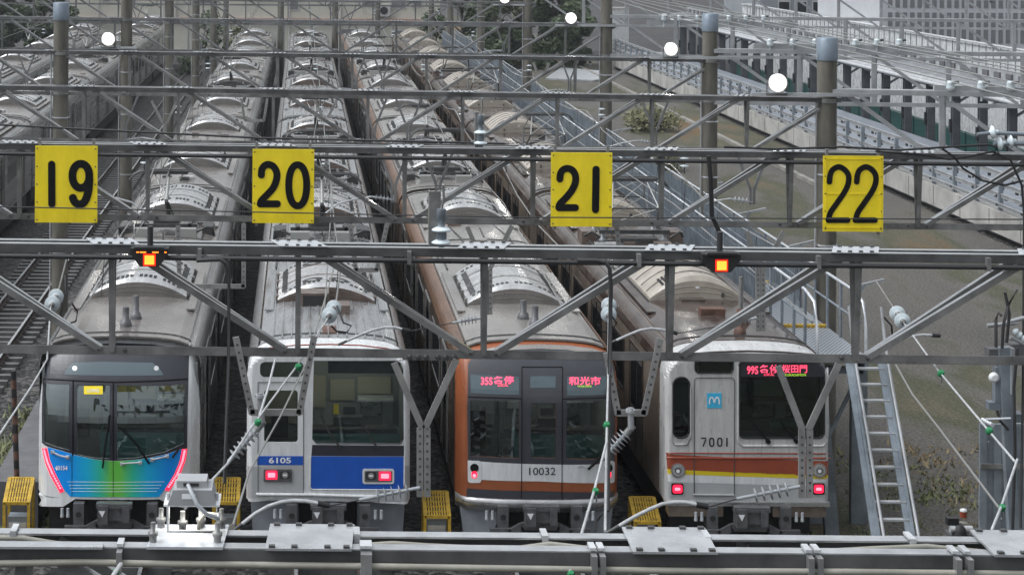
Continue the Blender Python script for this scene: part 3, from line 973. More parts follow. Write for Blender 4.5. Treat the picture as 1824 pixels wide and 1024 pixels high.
mb = MB(); mb.add([(-1.36, .35, 1.0), (-.75, .05, 1.02), (-.95, .10, .90), (-1.3, .35, .88), (-1.36, 1.2, 1.0), (-.75, 1.2, 1.02), (-.95, 1.2, .90), (-1.3, 1.2, .88)], [(0,1,2,3),(0,4,5,1),(1,5,6,2),(2,6,7,3),(3,7,4,0)], M['white'])
mb.build('front_skirt', front); mb = MB()
mb.add([(1.36, .35, 1.0), (.75, .05, 1.02), (.95, .10, .90), (1.3, .35, .88), (1.36, 1.2, 1.0), (.75, 1.2, 1.02), (.95, 1.2, .90), (1.3, 1.2, .88)], [(0,1,2,3),(0,4,5,1),(1,5,6,2),(2,6,7,3),(3,7,4,0)], M['white'])
mb.build('front_skirt', front)
coupler(cab); cab_interior(cab, 1)
for k in range(5):
    make_car(T, k, 1, M['silver'], M['roof1'], M['roof_edge'], k * 20.0, front=(k == 0), pantos=[(12.4, 's')] if k in (0, 2) else [], acs=(4.2, 14.8))
antenna(T, .02, 1.45, M['coupler']).build('aerial', T); antenna(T, .14, 2.1, M['coupler'], .42).build('aerial', T)

# ================= train with the blue panel
T = train_root('commuter_train', 1, 'white flat fronted train with blue panel, off centre windscreen and number 6105')
cab = start_cab(T, 1, F2, (410, 580))
t1 = cab.rect(147, 178, 362, 254, 24)
dwin = cab.rect(167, 318, 333, 573, 14)
ws = [(412, 172), (820, 172), (840, 182), (853, 215), (856, 560), (845, 584), (420, 578), (404, 560)]
front = cab.skin('cab_front', M['white'], wall_outline(), [t1, dwin, ws], 0, .04, local=True, back=.63)
cab.root = front
cab.skin('top_window', M['gl_dark'], t1, off=-.015, depth=.004)
cab.skin('door_window', M['gl_dark'], dwin, off=-.015, depth=.004)
cab.skin('windscreen', M['gl'], ws, off=-.015, depth=.004)
cab.skin('wiper_cowl', M['mask'], [(404, 586), (856, 590), (856, 642), (400, 640)], off=.004, depth=.012)
cab.line('windscreen_frame', [(412, 560), (425, 578), (838, 582), (850, 565)], .010, M['coupler'], .008)
cab.skin('nose_panel', M['blue'], [(400, 642), (856, 644), (854, 795), (845, 803), (405, 801), (396, 792)], off=.008, depth=.014)
cab.line('panel_rim', [(396, 642), (394, 796), (404, 806), (845, 808), (858, 797), (859, 640)], .014, M['white'], .006)
cab.skin('door_stripe', M['blue'], cab.rect(133, 641, 361, 685), off=.008, depth=.012)
cab.skin('lower_panel', M['greypaint'], [(84, 687), (361, 687), (361, 822), (128, 822), (128, 845), (84, 845)], off=.004, depth=.01)
cab.skin('lower_panel', M['greypaint'], [(862, 687), (884, 687), (880, 860), (735, 858), (735, 815), (862, 815)], off=.004, depth=.01)
for pts in ([(137, 278), (137, 822), (361, 823), (361, 278), (137, 278)],):
    cab.line('door_seam', pts, .006, M['coupler'], .008)
cab.line('step_ledge', [(128, 830), (400, 832), (730, 842)], .03, M['white'], .03)
cab.line('roof_rim', [(118, 132), (200, 108), (330, 96), (480, 92), (640, 97), (770, 112), (855, 132)], .014, M['brownred'], .01)
for sx, (a, b, c, d) in ((0, (165, 705, 305, 767)), (1, (652, 703, 808, 777))):
    if sx: cab.skin('lamp_surround', M['white'], cab.rect(a, b, c, d, 12), off=.022, depth=.02); a, b, c, d = 662, 713, 798, 767
    hb = cab.skin('lamp_housing', M['coupler'], cab.rect(a, b, c, d, 6), off=.026, depth=.016)
    ru = (176, 711, 232, 754) if not sx else (733, 716, 792, 759)
    wu = (244, 713, 298, 752) if not sx else (668, 715, 720, 757)
    cab.skin('tail_lamp', M['red_led'], cab.rect(*ru, 5), off=.030, depth=.010)
    cab.skin('tail_lamp_core', M['red_led_core'], cab.rect(ru[0] + 10, ru[1] + 10, ru[2] - 10, ru[3] - 10, 4), off=.033, depth=.004)
    cab.skin('headlight', M['grille'], cab.rect(*wu, 12), off=.030, depth=.006)
    cx, cy = (wu[0] + wu[2]) / 2, (wu[1] + wu[3]) / 2
    cab.skin('headlight_lens', M['lampglass'], cab.circ(cx, cy, 15), off=.034, depth=.006)
    cab.skin('headlight_bulb', M['decal_white'], cab.rect(cx - 9, cy - 3, cx + 9, cy + 3), off=.037, depth=.004)
cab.text('fleet_number', '6105', 190, 648, 300, 677, M['decal_white'], .014, bold=.025)
for pts in ([(542, 604), (505, 545), (470, 500), (445, 440)], [(728, 604), (690, 545), (640, 470)]):
    cab.line('wiper', pts, .016, M['grille'], .03)
cab.skin('lower_apron', M['white'], [(84, 846), (880, 860), (872, 876), (745, 872), (560, 850), (300, 848), (120, 866), (90, 862)], off=.004, depth=.02)
coupler(cab, skirt='square'); cab_interior(cab, 2)
for k in range(5):
    make_car(T, k, 2, M['brown_side'], M['roof2'], M['roof_edge'], k * 20.0, front=(k == 0), pantos=[(12.0, 's')] if k == 0 else ([(1.6, 's'), (12.4, 's')] if k in (1, 3) else []), acs=(3.9, 14.5))
mb = MB(); mb.box(-.48, .05, 3.35, 3.85, 3.62, 3.9, M['ac2']); mb.box(-.44, .01, 3.34, 3.36, 3.64, 3.86, M['grille']); mb.build('roof_box', T)
mb = MB(); mb.box(.2, .42, 2.6, 3.1, 3.6, 3.82, M['ac2']); mb.build('roof_box', T)
mb = MB(); mb.box(-.1, .15, .9, 1.5, 3.63, 3.68, M['rust']); mb.build('roof_hatch', T)

# ================= train with orange edges
T = train_root('commuter_train', 2, 'train with orange edged dark front, white and brown band, number 10032, red display')
cab = start_cab(T, 2, F3, (780, 580))
wl_ = [(160, 366), (401, 366), (400, 652), (160, 640)]
wr_ = [(635, 370), (842, 368), (845, 655), (632, 655)]
wc_ = [(457, 380), (582, 380), (582, 652), (457, 650)]
front = cab.skin('cab_front', M['orange'], wall_outline(), [wl_, wr_, wc_], 0, .04, local=True, back=.63)
cab.root = front
mk = [(148, 188), (170, 150), (260, 112), (380, 96), (500, 92), (640, 98), (760, 115), (830, 140), (868, 190), (872, 300), (872, 668), (148, 662), (144, 400)]
cab.skin('hood', M['mask_grey'], mk, [wl_, wr_, wc_], .006, .012)
cab.skin('roof_fairing', M['roof3'], [(155, 150), (172, 132), (260, 108), (380, 92), (500, 88), (640, 94), (760, 110), (815, 128), (830, 146), (640, 118), (500, 112), (360, 118)], off=.012, depth=.012)
cab.skin('windscreen', M['gl'], wl_, off=-.015, depth=.004); cab.skin('windscreen', M['gl'], wr_, off=-.015, depth=.004)
cab.skin('door_window', M['gl'], wc_, off=-.015, depth=.004)
cab.skin('door_hatch', M['gl_disp'], cab.rect(455, 247, 580, 305), off=.012, depth=.008)
cab.skin('destination_display', M['gl_disp'], [(160, 239), (401, 250), (400, 340), (162, 330)], off=.012, depth=.008)
cab.skin('destination_display', M['gl_disp'], [(636, 250), (829, 246), (826, 338), (636, 343)], off=.012, depth=.008)
cab.text('lettering', '35S', 212, 254, 269, 291, M['led_text'], .018, bold=.015)
cab.text('lettering', '各停', 274, 248, 374, 286, M['led_text'], .018, bold=.015)
cab.text('lettering', 'LOCAL', 296, 286, 346, 299, M['led_text'], .018)
cab.text('lettering', '和光市', 646, 250, 802, 292, M['led_text'], .018, bold=.012)
cab.text('lettering', 'WAKOSHI', 688, 293, 756, 303, M['led_green'], .018)
for pts in ([(414, 205), (412, 862)], [(614, 205), (611, 862)], [(414, 203), (614, 203)]):
    cab.line('door_seam', pts, .007, M['black'], .012)
for pts in ([(150, 350), (412, 358)], [(616, 360), (860, 352)]):
    cab.line('seal', pts, .010, M['black'], .010)
cab.skin('white_band', M['white'], [(147, 662), (872, 668), (872, 762), (500, 765), (215, 757), (147, 750)], off=.010, depth=.012)
cab.skin('brown_band', M['orange'], [(146, 756), (215, 760), (500, 768), (872, 762), (870, 806), (500, 812), (142, 798)], off=.008, depth=.012)
cab.skin('grey_band', M['mask_grey'], [(142, 800), (500, 814), (870, 808), (866, 858), (500, 866), (140, 846)], off=.008, depth=.012)
for (a, c) in ((147, 214), (806, 872)):
    cab.skin('lamp_panel', M['white'], cab.rect(a, 664, c, 772, 14), off=.016, depth=.012)
    u = (a + c) / 2 - (1 if a < 300 else -1)
    cab.skin('headlight', M['black'], cab.circ(u, 698, 21), off=.022, depth=.012)
    cab.skin('tail_lamp', M['red_led'], cab.rect(u - 14, 714, u + 13, 749, 12), off=.022, depth=.012)
    cab.skin('tail_lamp_core', M['red_led_core'], cab.circ(u, 736, 9), off=.026, depth=.006)
cab.text('fleet_number', '10032', 450, 698, 580, 735, M['black'], .020)
for pts in ([(740, 708), (770, 680), (815, 630)],):
    cab.line('wiper', pts, .022, M['black'], .05)
cab.line('handrail', [(690, 695), (712, 690), (725, 700)], .01, M['silver'], .04)
# silver bumper
mb = MB()
n = 16; prof = [(1.07, -.01), (1.055, -.05), (1.0, -.06), (.94, -.05), (.90, .02), (.82, .10)]
vs = []
for z, dy in prof:
    for i in range(n + 1):
        x = -1.40 + 2.8 * i / n
        vs.append((x * (1 - .02 * (1.07 - z)), F3(min(W, abs(x)) * (1 if x > 0 else -1), 1.2) + dy - .01, z))
fs = []
for a in range(len(prof) - 1):
    for i in range(n): fs.append((a*(n+1)+i, a*(n+1)+i+1, (a+1)*(n+1)+i+1, (a+1)*(n+1)+i))
mb.add(vs, fs, M['silver'], True); mb.build('bumper', front)
coupler(cab, skirt='taper'); cab_interior(cab, 3)
for k in range(5):
    make_car(T, k, 3, M['brown_side'], M['roof3'], M['cantrail_orange'], k * 20.0, front=(k == 0), pantos=[(2.2, 's'), (9.9, 's')] if k in (1, 3) else [], acs=(3.7, 14.4))
antenna(T, -.02, 2.3, M['coupler']).build('aerial', T); antenna(T, .12, 1.7, M['coupler'], .36).build('aerial', T)

# ================= train with brown, yellow and white stripes
T = train_root('commuter_train', 3, 'pale flat fronted train with brown, yellow and white stripes, emblem and number 7001')
cab = start_cab(T, 3, F4, (1160, 580))
tw = cab.rect(218, 160, 402, 231, 18)
ow = cab.rect(110, 256, 186, 550, 34)
ws = cab.rect(437, 172, 851, 551, 24)
front = cab.skin('cab_front', M['offwhite'], wall_outline(), [tw, ow, ws], 0, .04, local=True, back=.63)
cab.root = front
cab.skin('top_window', M['gl_dark'], tw, off=-.015, depth=.004)
cab.skin('side_windscreen', M['gl_dark'], ow, off=-.015, depth=.004)
cab.skin('windscreen', M['gl_dark'], ws, off=-.015, depth=.004)
def ringpts(u0, v0, u1, v1, r): 
    q = cab.rect(u0, v0, u1, v1, r); return q + [q[0]]
cab.line('window_seal', ringpts(108, 254, 188, 552, 36), .016, M['rubber'], .006)
cab.line('window_seal', ringpts(434, 170, 853, 553, 26), .016, M['rubber'], .006)
cab.line('window_seal', ringpts(216, 158, 404, 233, 20), .012, M['rubber'], .006)
cab.line('window_rim', [(428, 200), (428, 570), (450, 592), (845, 592), (868, 565), (868, 210)], .022, M['offwhite'], .004)
cab.line('window_rim', [(100, 300), (100, 555), (118, 585), (178, 585), (194, 555), (194, 300)], .020, M['offwhite'], .004)
cab.line('door_seam', [(212, 835), (212, 270), (222, 256), (400, 256), (411, 270), (409, 835)], .008, M['coupler'], .006)
cab.skin('brown_stripe', M['brownred'], [(74, 627), (880, 629), (880, 702), (78, 702)], off=.006, depth=.012)
cab.line('stripe_ridge', [(76, 650), (480, 652), (880, 652)], .018, M['brownred'], .006)
cab.line('stripe_ridge', [(74, 627), (480, 628), (880, 630)], .012, M['brownred'], .006)
cab.skin('yellow_stripe', M['stripe_yellow'], [(78, 703), (879, 703), (878, 726), (80, 726)], off=.006, depth=.012)
cab.skin('white_stripe', M['white'], [(80, 727), (878, 727), (877, 765), (82, 765)], off=.006, depth=.012)
cab.skin('lower_panel', M['greypaint'], [(82, 766), (877, 766), (874, 850), (84, 850)], off=.004, depth=.01)
cab.line('door_step', [(205, 832), (408, 834)], .022, M['silver'], .02)
for u in (211, 410): cab.line('door_seam', [(u, 626), (u, 830)], .006, M['bolt'], .010)
em = cab.skin('emblem', M['logo_blue'], cab.rect(275, 331, 346, 405), off=.008, depth=.012)
mb = MB()
def glyph(pts, w, fn, m, mb, closed=False):
    """round ended flat stroke; fn maps traced points to space"""
    n = len(pts); L_, R_ = [], []
    for i, (x, y) in enumerate(pts):
        a = pts[i - 1] if (i or closed) else pts[i]
        b = pts[(i + 1) % n] if (i < n - 1 or closed) else pts[i]
        dx, dy = b[0] - a[0], b[1] - a[1]; l = math.hypot(dx, dy) or 1
        nx, ny = -dy / l * w / 2, dx / l * w / 2
        L_.append((x + nx, y + ny)); R_.append((x - nx, y - ny))
    vs = [fn(*p) for p in L_] + [fn(*p) for p in R_]
    fs = [(i, i + 1, n + i + 1, n + i) for i in range(n - 1)]
    if closed: fs.append((n - 1, 0, n, 2 * n - 1))
    mb.add(vs, fs, m)
    if not closed:
        for e, q in ((0, 1), (n - 1, n - 2)):
            dx, dy = pts[e][0] - pts[q][0], pts[e][1] - pts[q][1]
            a0 = math.atan2(dy, dx)
            fan = [(pts[e][0] + w / 2 * math.cos(a0 + R(-90 + 18 * k)), pts[e][1] + w / 2 * math.sin(a0 + R(-90 + 18 * k))) for k in range(11)]
            mb.add([fn(*p) for p in fan], [tuple(range(11))], m)
def spl(pts, n=8):
    out = []
    q = [pts[0]] + list(pts) + [pts[-1]]
    for i in range(1, len(q) - 2):
        for k in range(n):
            t = k / n
            out.append(tuple(0.5 * ((2*q[i][d]) + (-q[i-1][d] + q[i+1][d]) * t + (2*q[i-1][d] - 5*q[i][d] + 4*q[i+1][d] - q[i+2][d]) * t*t + (-q[i-1][d] + 3*q[i][d] - 3*q[i+1][d] + q[i+2][d]) * t**3) for d in (0, 1)))
    out.append(pts[-1])
    return out
fn = lambda u, v: cab.S(u, v, .022)
glyph(spl([(287, 384), (288, 366), (293, 354), (301, 354), (307, 364), (311, 378), (315, 364), (321, 354), (329, 354), (334, 366), (335, 384)], 6), 6.5, fn, M['decal_white'], mb)
mb.build('emblem_mark', front, fixn=False)
fn = lambda u, v: cab.S(u, v, .014)
mb = MB()
glyph([(248, 553), (270, 553), (268, 562), (256, 592)], 6.5, fn, M['black'], mb)
def oval(cx, cy, rx, ry, n=24): return [(cx + rx * math.cos(2*math.pi*k/n), cy + ry * math.sin(2*math.pi*k/n)) for k in range(n)]
def sq_oval(cx, cy, rx, ry, n=32, e=3.2):
    out = []
    for k in range(n):
        c, s_ = math.cos(2*math.pi*k/n), math.sin(2*math.pi*k/n)
        out.append((cx + rx * abs(c) ** (2 / e) * (1 if c >= 0 else -1), cy + ry * abs(s_) ** (2 / e) * (1 if s_ >= 0 else -1)))
    return out
glyph(sq_oval(298, 573, 10, 19), 6.5, fn, M['black'], mb, True); glyph(sq_oval(338, 573, 10, 19), 6.5, fn, M['black'], mb, True)
glyph([(373, 554), (373, 592)], 6.5, fn, M['black'], mb)
mb.build('fleet_number', front, fixn=False)
for u in (131, 828):
    cab.skin('headlight', M['silver'], cab.circ(u, 711, 35, 24), off=.03, depth=.03)
    cab.skin('headlight_glass', M['lampglass'], cab.circ(u, 711, 27, 22), off=.034, depth=.012)
    cab.skin('headlight_lens', M['coupler'], cab.circ(u, 711, 17, 20), off=.037, depth=.006)
    cab.skin('headlight_bulb', M['decal_white'], cab.circ(u - 1, 713, 9, 12), off=.040, depth=.006)
for a in (98, 794):
    cab.skin('lamp_housing', M['greypaint'], cab.rect(a - 8, 768, a + 66, 836, 10), off=.012, depth=.01)
    cab.skin('lamp_bezel', M['black'], cab.rect(a, 774, a + 60, 830, 10), off=.018, depth=.014)
    cab.skin('tail_lamp', M['red_led'], cab.rect(a + 7, 781, a + 54, 822, 9), off=.022, depth=.008)
    cab.skin('tail_lamp_core', M['red_led_core'], cab.rect(a + 17, 795, a + 44, 809, 4), off=.026, depth=.006)
cab.skin('display_band', M['mask'], [(440, 178), (846, 178), (847, 252), (438, 252)], off=-.004, depth=.006)
cab.text('lettering', '99S', 472, 199, 527, 238, M['led_text'], .010, bold=.012)
cab.text('lettering', '各停', 534, 192, 630, 232, M['led_text'], .010, bold=.012)
cab.text('lettering', '桜田門', 643, 192, 768, 232, M['led_text'], .010, bold=.008)
cab.text('lettering', 'LOCAL', 556, 234, 606, 246, M['led_text'], .010)
cab.text('lettering', 'SAKURADAMON', 640, 236, 762, 248, M['led_green'], .010)
for pts in ([(576, 570), (540, 520), (500, 470)], [(714, 568), (670, 510), (640, 475)]):
    cab.line('wiper', pts, .018, M['black'], .04)
    mb = MB(); p = cab.S(pts[0][0], pts[0][1], .03); mb.lathe(p, (0, -1, 0), [(-.03, .04), (.03, .04)], M['black'], 10); mb.build('wiper_hub', front)
cab.line('roof_rim', [(150, 142), (300, 130), (480, 124), (650, 130), (800, 142), (840, 158)], .016, M['roof4'], .01)
mb = MB()
mb.box(-1.38, 1.38, -.05, .3, .985, 1.05, M['silver'])
mb.box(-1.34, -.42, -.02, .3, .80, .975, M['tan_side']); mb.box(.42, 1.32, -.02, .3, .80, .975, M['tan_side'])
mb.build('bumper', front)
coupler(cab); cab_interior(cab, 4)
for k in range(5):
    make_car(T, k, 4, M['tan_side'], M['roof4'], M['roof4'], k * 20.0, front=(k == 0), pantos=[(12.0, 'd')] if k == 0 else ([(7.6, 'd')] if k in (1, 2) else ([(1.8, 'd')] if k == 3 else [])), acs=(4.3, 14.6))
antenna(T, .10, 1.1, M['rust'], .2).build('aerial', T)
mb = MB(); mb.lathe((.32, 2.0, ztop(.3) - .02), (0, 0, 1), [(0, .16), (.03, .16), (.16, .09), (.3, .07)], M['rust'], 12)
mb.tube([(.32, 2.0, 3.85), (.32, 2.0, 4.5)], .04, M['steel'], 8); mb.build('aerial', T)
mb = MB(); mb.box(-.35, .1, 4.0, 4.25, 3.62, 3.70, M['roof4']); mb.build('roof_box', T)
mb = MB(); mb.box(-.25, .2, 2.7, 2.95, 3.63, 3.78, M['rust']); mb.build('roof_box', T)

# ================= trains farther left
for X, y0, n, lab in ((-11.4, 52.0, 5, 'long silver train at far left whose brown windowed flank faces the empty track'),
                      (-15.3, 58.0, 4, 'leftmost silver train, mostly roofs, behind the train with brown windowed flank')):
    t = tag(empty('commuter_train', (X, y0, 0)), lab, 'train', 'trains parked side by side in the yard')
    for k in range(n):
        make_car(t, k, 1, M['silver'], M['roof1'], M['roof_edge'], k * 20.0 - (n == 4) * 0, pantos=[(10.5, 's')] if k % 2 == 0 else [], acs=(4.2, 14.8))

# ------------------------------------------------------------------ overhead gantries
PAN = 1.88
def panel_at(lst, z): return lst
GANTRIES = {}; GPT = {}
def gantry(key, D, yl, yr, cx, label, xl, xr, h=1.12, dep=0.30, m=None, poles=(), rspan=None, plates=True, hang=(), detail=True, pan=PAN, yb=None):
    """box truss across the tracks. yl/yr: traced height of its top edge at both picture edges, cx: traced centre of the mirrored lattice"""
    m = m or M['steel']
    root = tag(empty('overhead_gantry', (0, D, 0)), label, 'gantry', 'lattice gantries over the tracks')
    GANTRIES[key] = root
    a, b = P(0, yl, D), P(1824, yr, D)
    zs = (b.z - a.z) / (b.x - a.x)
    def zt(x): return a.z + zs * (x - a.x)
    xc = P(cx, (yl + yr) / 2, D).x
    def pt(x, dz, dy=0): return Vector((x, dy, zt(x) + dz))
    cw = .085
    # chords (angles)
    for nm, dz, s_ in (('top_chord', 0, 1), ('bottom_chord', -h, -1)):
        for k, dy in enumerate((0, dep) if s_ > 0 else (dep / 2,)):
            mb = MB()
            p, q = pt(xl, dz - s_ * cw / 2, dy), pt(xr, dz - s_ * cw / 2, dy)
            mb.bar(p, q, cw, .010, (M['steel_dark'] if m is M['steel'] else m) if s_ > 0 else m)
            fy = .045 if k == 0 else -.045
            mb.bar(p + Vector((0, fy, s_ * cw / 2)), q + Vector((0, fy, s_ * cw / 2)), .010, .088, M['steel_sheen'] if s_ > 0 else m)  # top flanges take the paler steel, bright sky sheen put into the colour
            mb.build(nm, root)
    n0 = math.ceil((xl - xc) / pan); n1 = math.floor((xr - xc) / pan)
    for k in range(n0, n1 + 1):
        x = xc + k * pan
        mb = MB()
        for dy, db in ((.012, dep / 2 - .03), (dep - .012, dep / 2 + .03)):
            mb.bar(pt(x, -.03, dy), pt(x, -h + .03, db), .056, .008, m)
            e = .03 if dy < .1 else -.03
            mb.bar(pt(x + .024, -.03, dy + e), pt(x + .024, -h + .03, db + e * .3), .008, .05, m)
        if detail:
            for dx, dz in ((0, -h + .045), (.13, -h + .045), (-.14, -h + .05)):
                mb.lathe(pt(x + dx, dz, dep / 2 - .008), (0, -1, 0), [(0, .022), (.012, .022), (.02, .014)], M['bolt'], 6)
        mb.build('vertical', root)
    for k in range(n0 - 1, n1 + 1):
        x0, x1 = xc + k * pan, xc + (k + 1) * pan
        if k < 0: u, v = (x0 + .16, -.05), (x1 - .12, -h + .05)      # falls to the right
        else: u, v = (x0 + .12, -h + .05), (x1 - .16, -.05)
        def clipx(p, q):
            if p[0] < xl and q[0] > xl: t = (xl - p[0]) / (q[0] - p[0]); p = (xl, p[1] + (q[1] - p[1]) * t)
            if q[0] > xr and p[0] < xr: t = (xr - p[0]) / (q[0] - p[0]); q = (xr, p[1] + (q[1] - p[1]) * t)
            return p, q
        if v[0] <= xl + .1 or u[0] >= xr - .1: continue
        u, v = clipx(u, v)
        mb = MB()
        for dy, tt in ((.022, 1), (dep - .03, 1)):
            db = dep / 2 + (-.02 if dy < .1 else .02)
            p, q = pt(u[0], u[1], dy if k < 0 else db), pt(v[0], v[1], db if k < 0 else dy)
            mb.angle(p, q, .062, .008, m, 1)
        mb.build('diagonal', root)
    if plates:
        for k in range(n0, n1 + 1):
            x = xc + k * pan
            mb = MB()
            sk = .06 * (1 if k >= 0 else -1)
            w = .235
            z = zt(x) + .009
            vs = [(x - w - sk, -.035, z), (x + w - sk, -.035, z + zs * 2 * w), (x + w + sk, dep + .04, z + zs * 2 * w), (x - w + sk, dep + .04, z)]
            vs2 = [(p[0], p[1], p[2] + .008) for p in vs]
            mb.add(vs + vs2, [(0, 3, 2, 1), (4, 5, 6, 7), (0, 1, 5, 4), (1, 2, 6, 5), (2, 3, 7, 6), (3, 0, 4, 7)], M['plate'])
            if detail:
                for q in range(4):
                    for dy, s2 in ((-.008, -1), (dep + .014, 1)):
                        xx = x - w + .07 + q * (2 * w - .14) / 3 + s2 * sk * .8
                        mb.box(xx - .018, xx + .018, dy - .016, dy + .016, z + .007, z + .022, M['bolt'])
            mb.build('splice_plate', root)
    for X, py_top in poles:
        r = .195
        zt_ = P(0, py_top, D).z if py_top is not None else 9.2
        mb = MB(); mb.lathe((X, dep / 2, 0), (0, 0, 1), [(0, r + .02), (zt_ - .42, r - .005)], M['concrete_pole'], 20)
        for dz in (-.06, -h + .06):
            mb.lathe((X, dep / 2, zt(X) + dz - .04), (0, 0, 1), [(0, r + .014), (.08, r + .014)], m, 20)
        for zz in (2.5, 4.5, 5.9):
            mb.lathe((X, dep / 2, zz), (0, 0, 1), [(0, r + .022), (.03, r + .022)], M['plate'], 20)
        col = mb.build('column', root)
        mb = MB(); mb.lathe((X, dep / 2, zt_ - .44), (0, 0, 1), [(0, r + .012), (.43, r + .012), (.45, r - .02)], M['cap'], 20)
        mb.build('column_cap', col)
        mb = MB(); mb.tube([(X - r - .04, dep / 2 - .08, .3), (X - r - .04, dep / 2 - .08, zt(X) - .05)], .020, M['steel_light'], 6)
        mb.build('conduit', col)
    if rspan:                                   # lighter lattice that continues beyond the right column
        x0, x1, dzt, hh, mm = rspan
        for nm, dz in (('side_chord', dzt), ('side_chord', dzt - hh)):
            mb = MB(); mb.bar(pt(x0, dz), pt(x1, dz), .10, .06, mm); mb.bar(pt(x0, dz + (.05 if dz == dzt else 0), .1), pt(x1, dz + (.05 if dz == dzt else 0), .1), .014, .2, mm)
            mb.build(nm, root)
        k = 0; x = x0 + .3
        while x + pan < x1 + pan:
            mb = MB(); mb.angle(pt(x, dzt - .04, .01), pt(min(x + pan - .1, x1), dzt - hh + .04, .01), .085, .012, mm); mb.build('diagonal', root)
            if x + pan < x1:
                mb = MB(); mb.bar(pt(x + pan, dzt, .0), pt(x + pan, dzt - hh, .0), .10, .05, mm); mb.bar(pt(x + pan + .1, dzt, .15), pt(x + pan + .1, dzt - hh, .15), .05, .05, mm); mb.build('vertical', root)
            x += pan
    for kind, pts in hang:                      # hanging brackets, traced
        mb = MB()
        w = .065
        for pl in pts:
            q = [P(u, v, D + .04) - Vector((0, D, 0)) for u, v in pl]
            for i in range(len(q) - 1):
                mb.bar(q[i], q[i + 1], w, .03, M['bracket'])
                L = (q[i + 1] - q[i]).length
                if detail and L > .35 and abs((q[i+1] - q[i]).z) > .2:
                    nn = int(L / .075)
                    for k in range(1, nn):
                        if kind == 'V' and abs((q[i+1]-q[i]).x) > .1: continue
                        p = q[i].lerp(q[i + 1], k / nn)
                        mb.box(p.x - .011, p.x + .011, p.y - .017, p.y - .015, p.z - .011, p.z + .011, M['bolt'])
        mb.build('hanging_bracket', root)
    GPT[key] = pt
    return root, zt, pt

U2 = [('U', [[(420, 600), (449, 737)], [(446, 734), (536, 734)], [(533, 737), (560, 598)]]),
      ('V', [[(702, 646), (752, 762)], [(813, 640), (757, 762)], [(748, 762), (748, 884)], [(761, 762), (761, 884)]]),
      ('U', [[(1080, 628), (1101, 738)], [(1098, 735), (1150, 735)], [(1147, 738), (1176, 603)]]),
      ('V', [[(1386, 652), (1429, 764)], [(1494, 648), (1440, 764)], [(1428, 764), (1428, 886)], [(1442, 764), (1442, 886)]])]
U3 = [('U', [[(317, 402), (320, 510)], [(318, 510), (436, 510)], [(434, 512), (434, 398)]]),
      ('U', [[(624, 400), (634, 482)], [(632, 481), (673, 481)], [(671, 482), (690, 398)]]),
      ('V', [[(832, 404), (866, 480)], [(912, 402), (872, 480)], [(866, 480), (866, 560)], [(873, 480), (873, 560)]]),
      ('U', [[(1098, 400), (1106, 478)], [(1104, 478), (1128, 478)]]),
      ('V', [[(1330, 412), (1352, 480)], [(1396, 412), (1360, 480)], [(1350, 480), (1350, 590)], [(1359, 480), (1359, 590)]])]
U4 = [('U', [[(505, 250), (510, 300)], [(510, 300), (580, 300)], [(580, 300), (585, 250)]]),
      ('V', [[(690, 250), (712, 300)], [(742, 250), (720, 300)]]),
      ('U', [[(985, 262), (1000, 330)], [(1000, 330), (1030, 330)], [(1030, 330), (1045, 262)]])]
U5 = [('V', [[(270, 180), (290, 220)], [(315, 180), (297, 220)], [(294, 220), (294, 270)]]),
      ('U', [[(430, 176), (436, 215)], [(436, 215), (470, 215)], [(470, 215), (476, 176)]]),
      ('V', [[(560, 178), (575, 210)], [(600, 178), (584, 210)]]),
      ('U', [[(950, 112), (956, 128)], [(956, 128), (972, 128)], [(972, 128), (978, 112)]])]

# nearest gantry: only its top comes into the picture
g1, g1zt, g1pt = gantry(1, 9.84, 974, 990, 690, 'nearest gantry crossing the bottom of the view, with white plates and floodlight', -5.6, 8.4, poles=[(-5.4, None), (8.2, None)], plates=False)
for x0, x1, x2, x3 in ((118, 190, 152, 124), (478, 632, 637, 487), (1131, 1281, 1261, 1113), (1772, 1930, 1900, 1733)):
    mb = MB()
    if x0 == 118:
        mb.box(P(-40, 0, 9.84).x, P(190, 0, 9.84).x, -.05, .03, g1zt(-1.2) + .008, g1zt(-1.2) + .02, M['plate_near']); mb.build('splice_plate', g1)
    else:
        z0 = g1zt(P(x0, 960, 9.84).x) + .010
        z1 = g1zt(P(x1, 960, 9.84).x) + .010
        f = [(P(x0, 0, 9.84).x, -.05, z0), (P(x1, 0, 9.84).x, -.05, z1), (P(x2, 0, 10.2).x, .36, z1), (P(x3, 0, 10.2).x, .36, z0)]
        t = [(a, b, c + .012) for a, b, c in f]
        mb.add(f + t, [(0, 3, 2, 1), (4, 5, 6, 7), (0, 1, 5, 4), (1, 2, 6, 5), (2, 3, 7, 6), (3, 0, 4, 7)], M['plate_near'])
        for k in range(4):
            for dy in (-.03, .335):
                tt = (.08, .34, .72, .94)[k]
                xa = f[0][0] + (f[1][0] - f[0][0]) * tt if dy < 0 else f[3][0] + (f[2][0] - f[3][0]) * tt
                mb.box(xa - .016, xa + .016, dy - .014, dy + .014, z0 + .010 + (z1 - z0) * tt, z0 + .024 + (z1 - z0) * tt, M['bolt'])
        mb.build('splice_plate', g1)
mb = MB()       # conduits along the chord
def g1line(pts, dy, r, m): mb.tube([P(u, v, 9.84 + dy) - Vector((0, 9.84, 0)) for u, v in pts], r, m, 8)
g1line([(-20, 1003), (150, 1001), (300, 1004), (480, 1006), (640, 1008), (900, 1012), (1250, 1017), (1500, 1018), (1840, 1022)], -.035, .018, M['beige_pipe'])
mb.build('conduit', g1)
mb = MB()
g1line([(-20, 957), (40, 958), (100, 968), (150, 972)], .2, .016, M['beige_pipe']); mb.build('conduit', g1)
mb = MB(); g1line([(640, 972), (700, 968), (760, 972), (900, 978)], .16, .016, M['beige_pipe']); mb.build('conduit', g1)
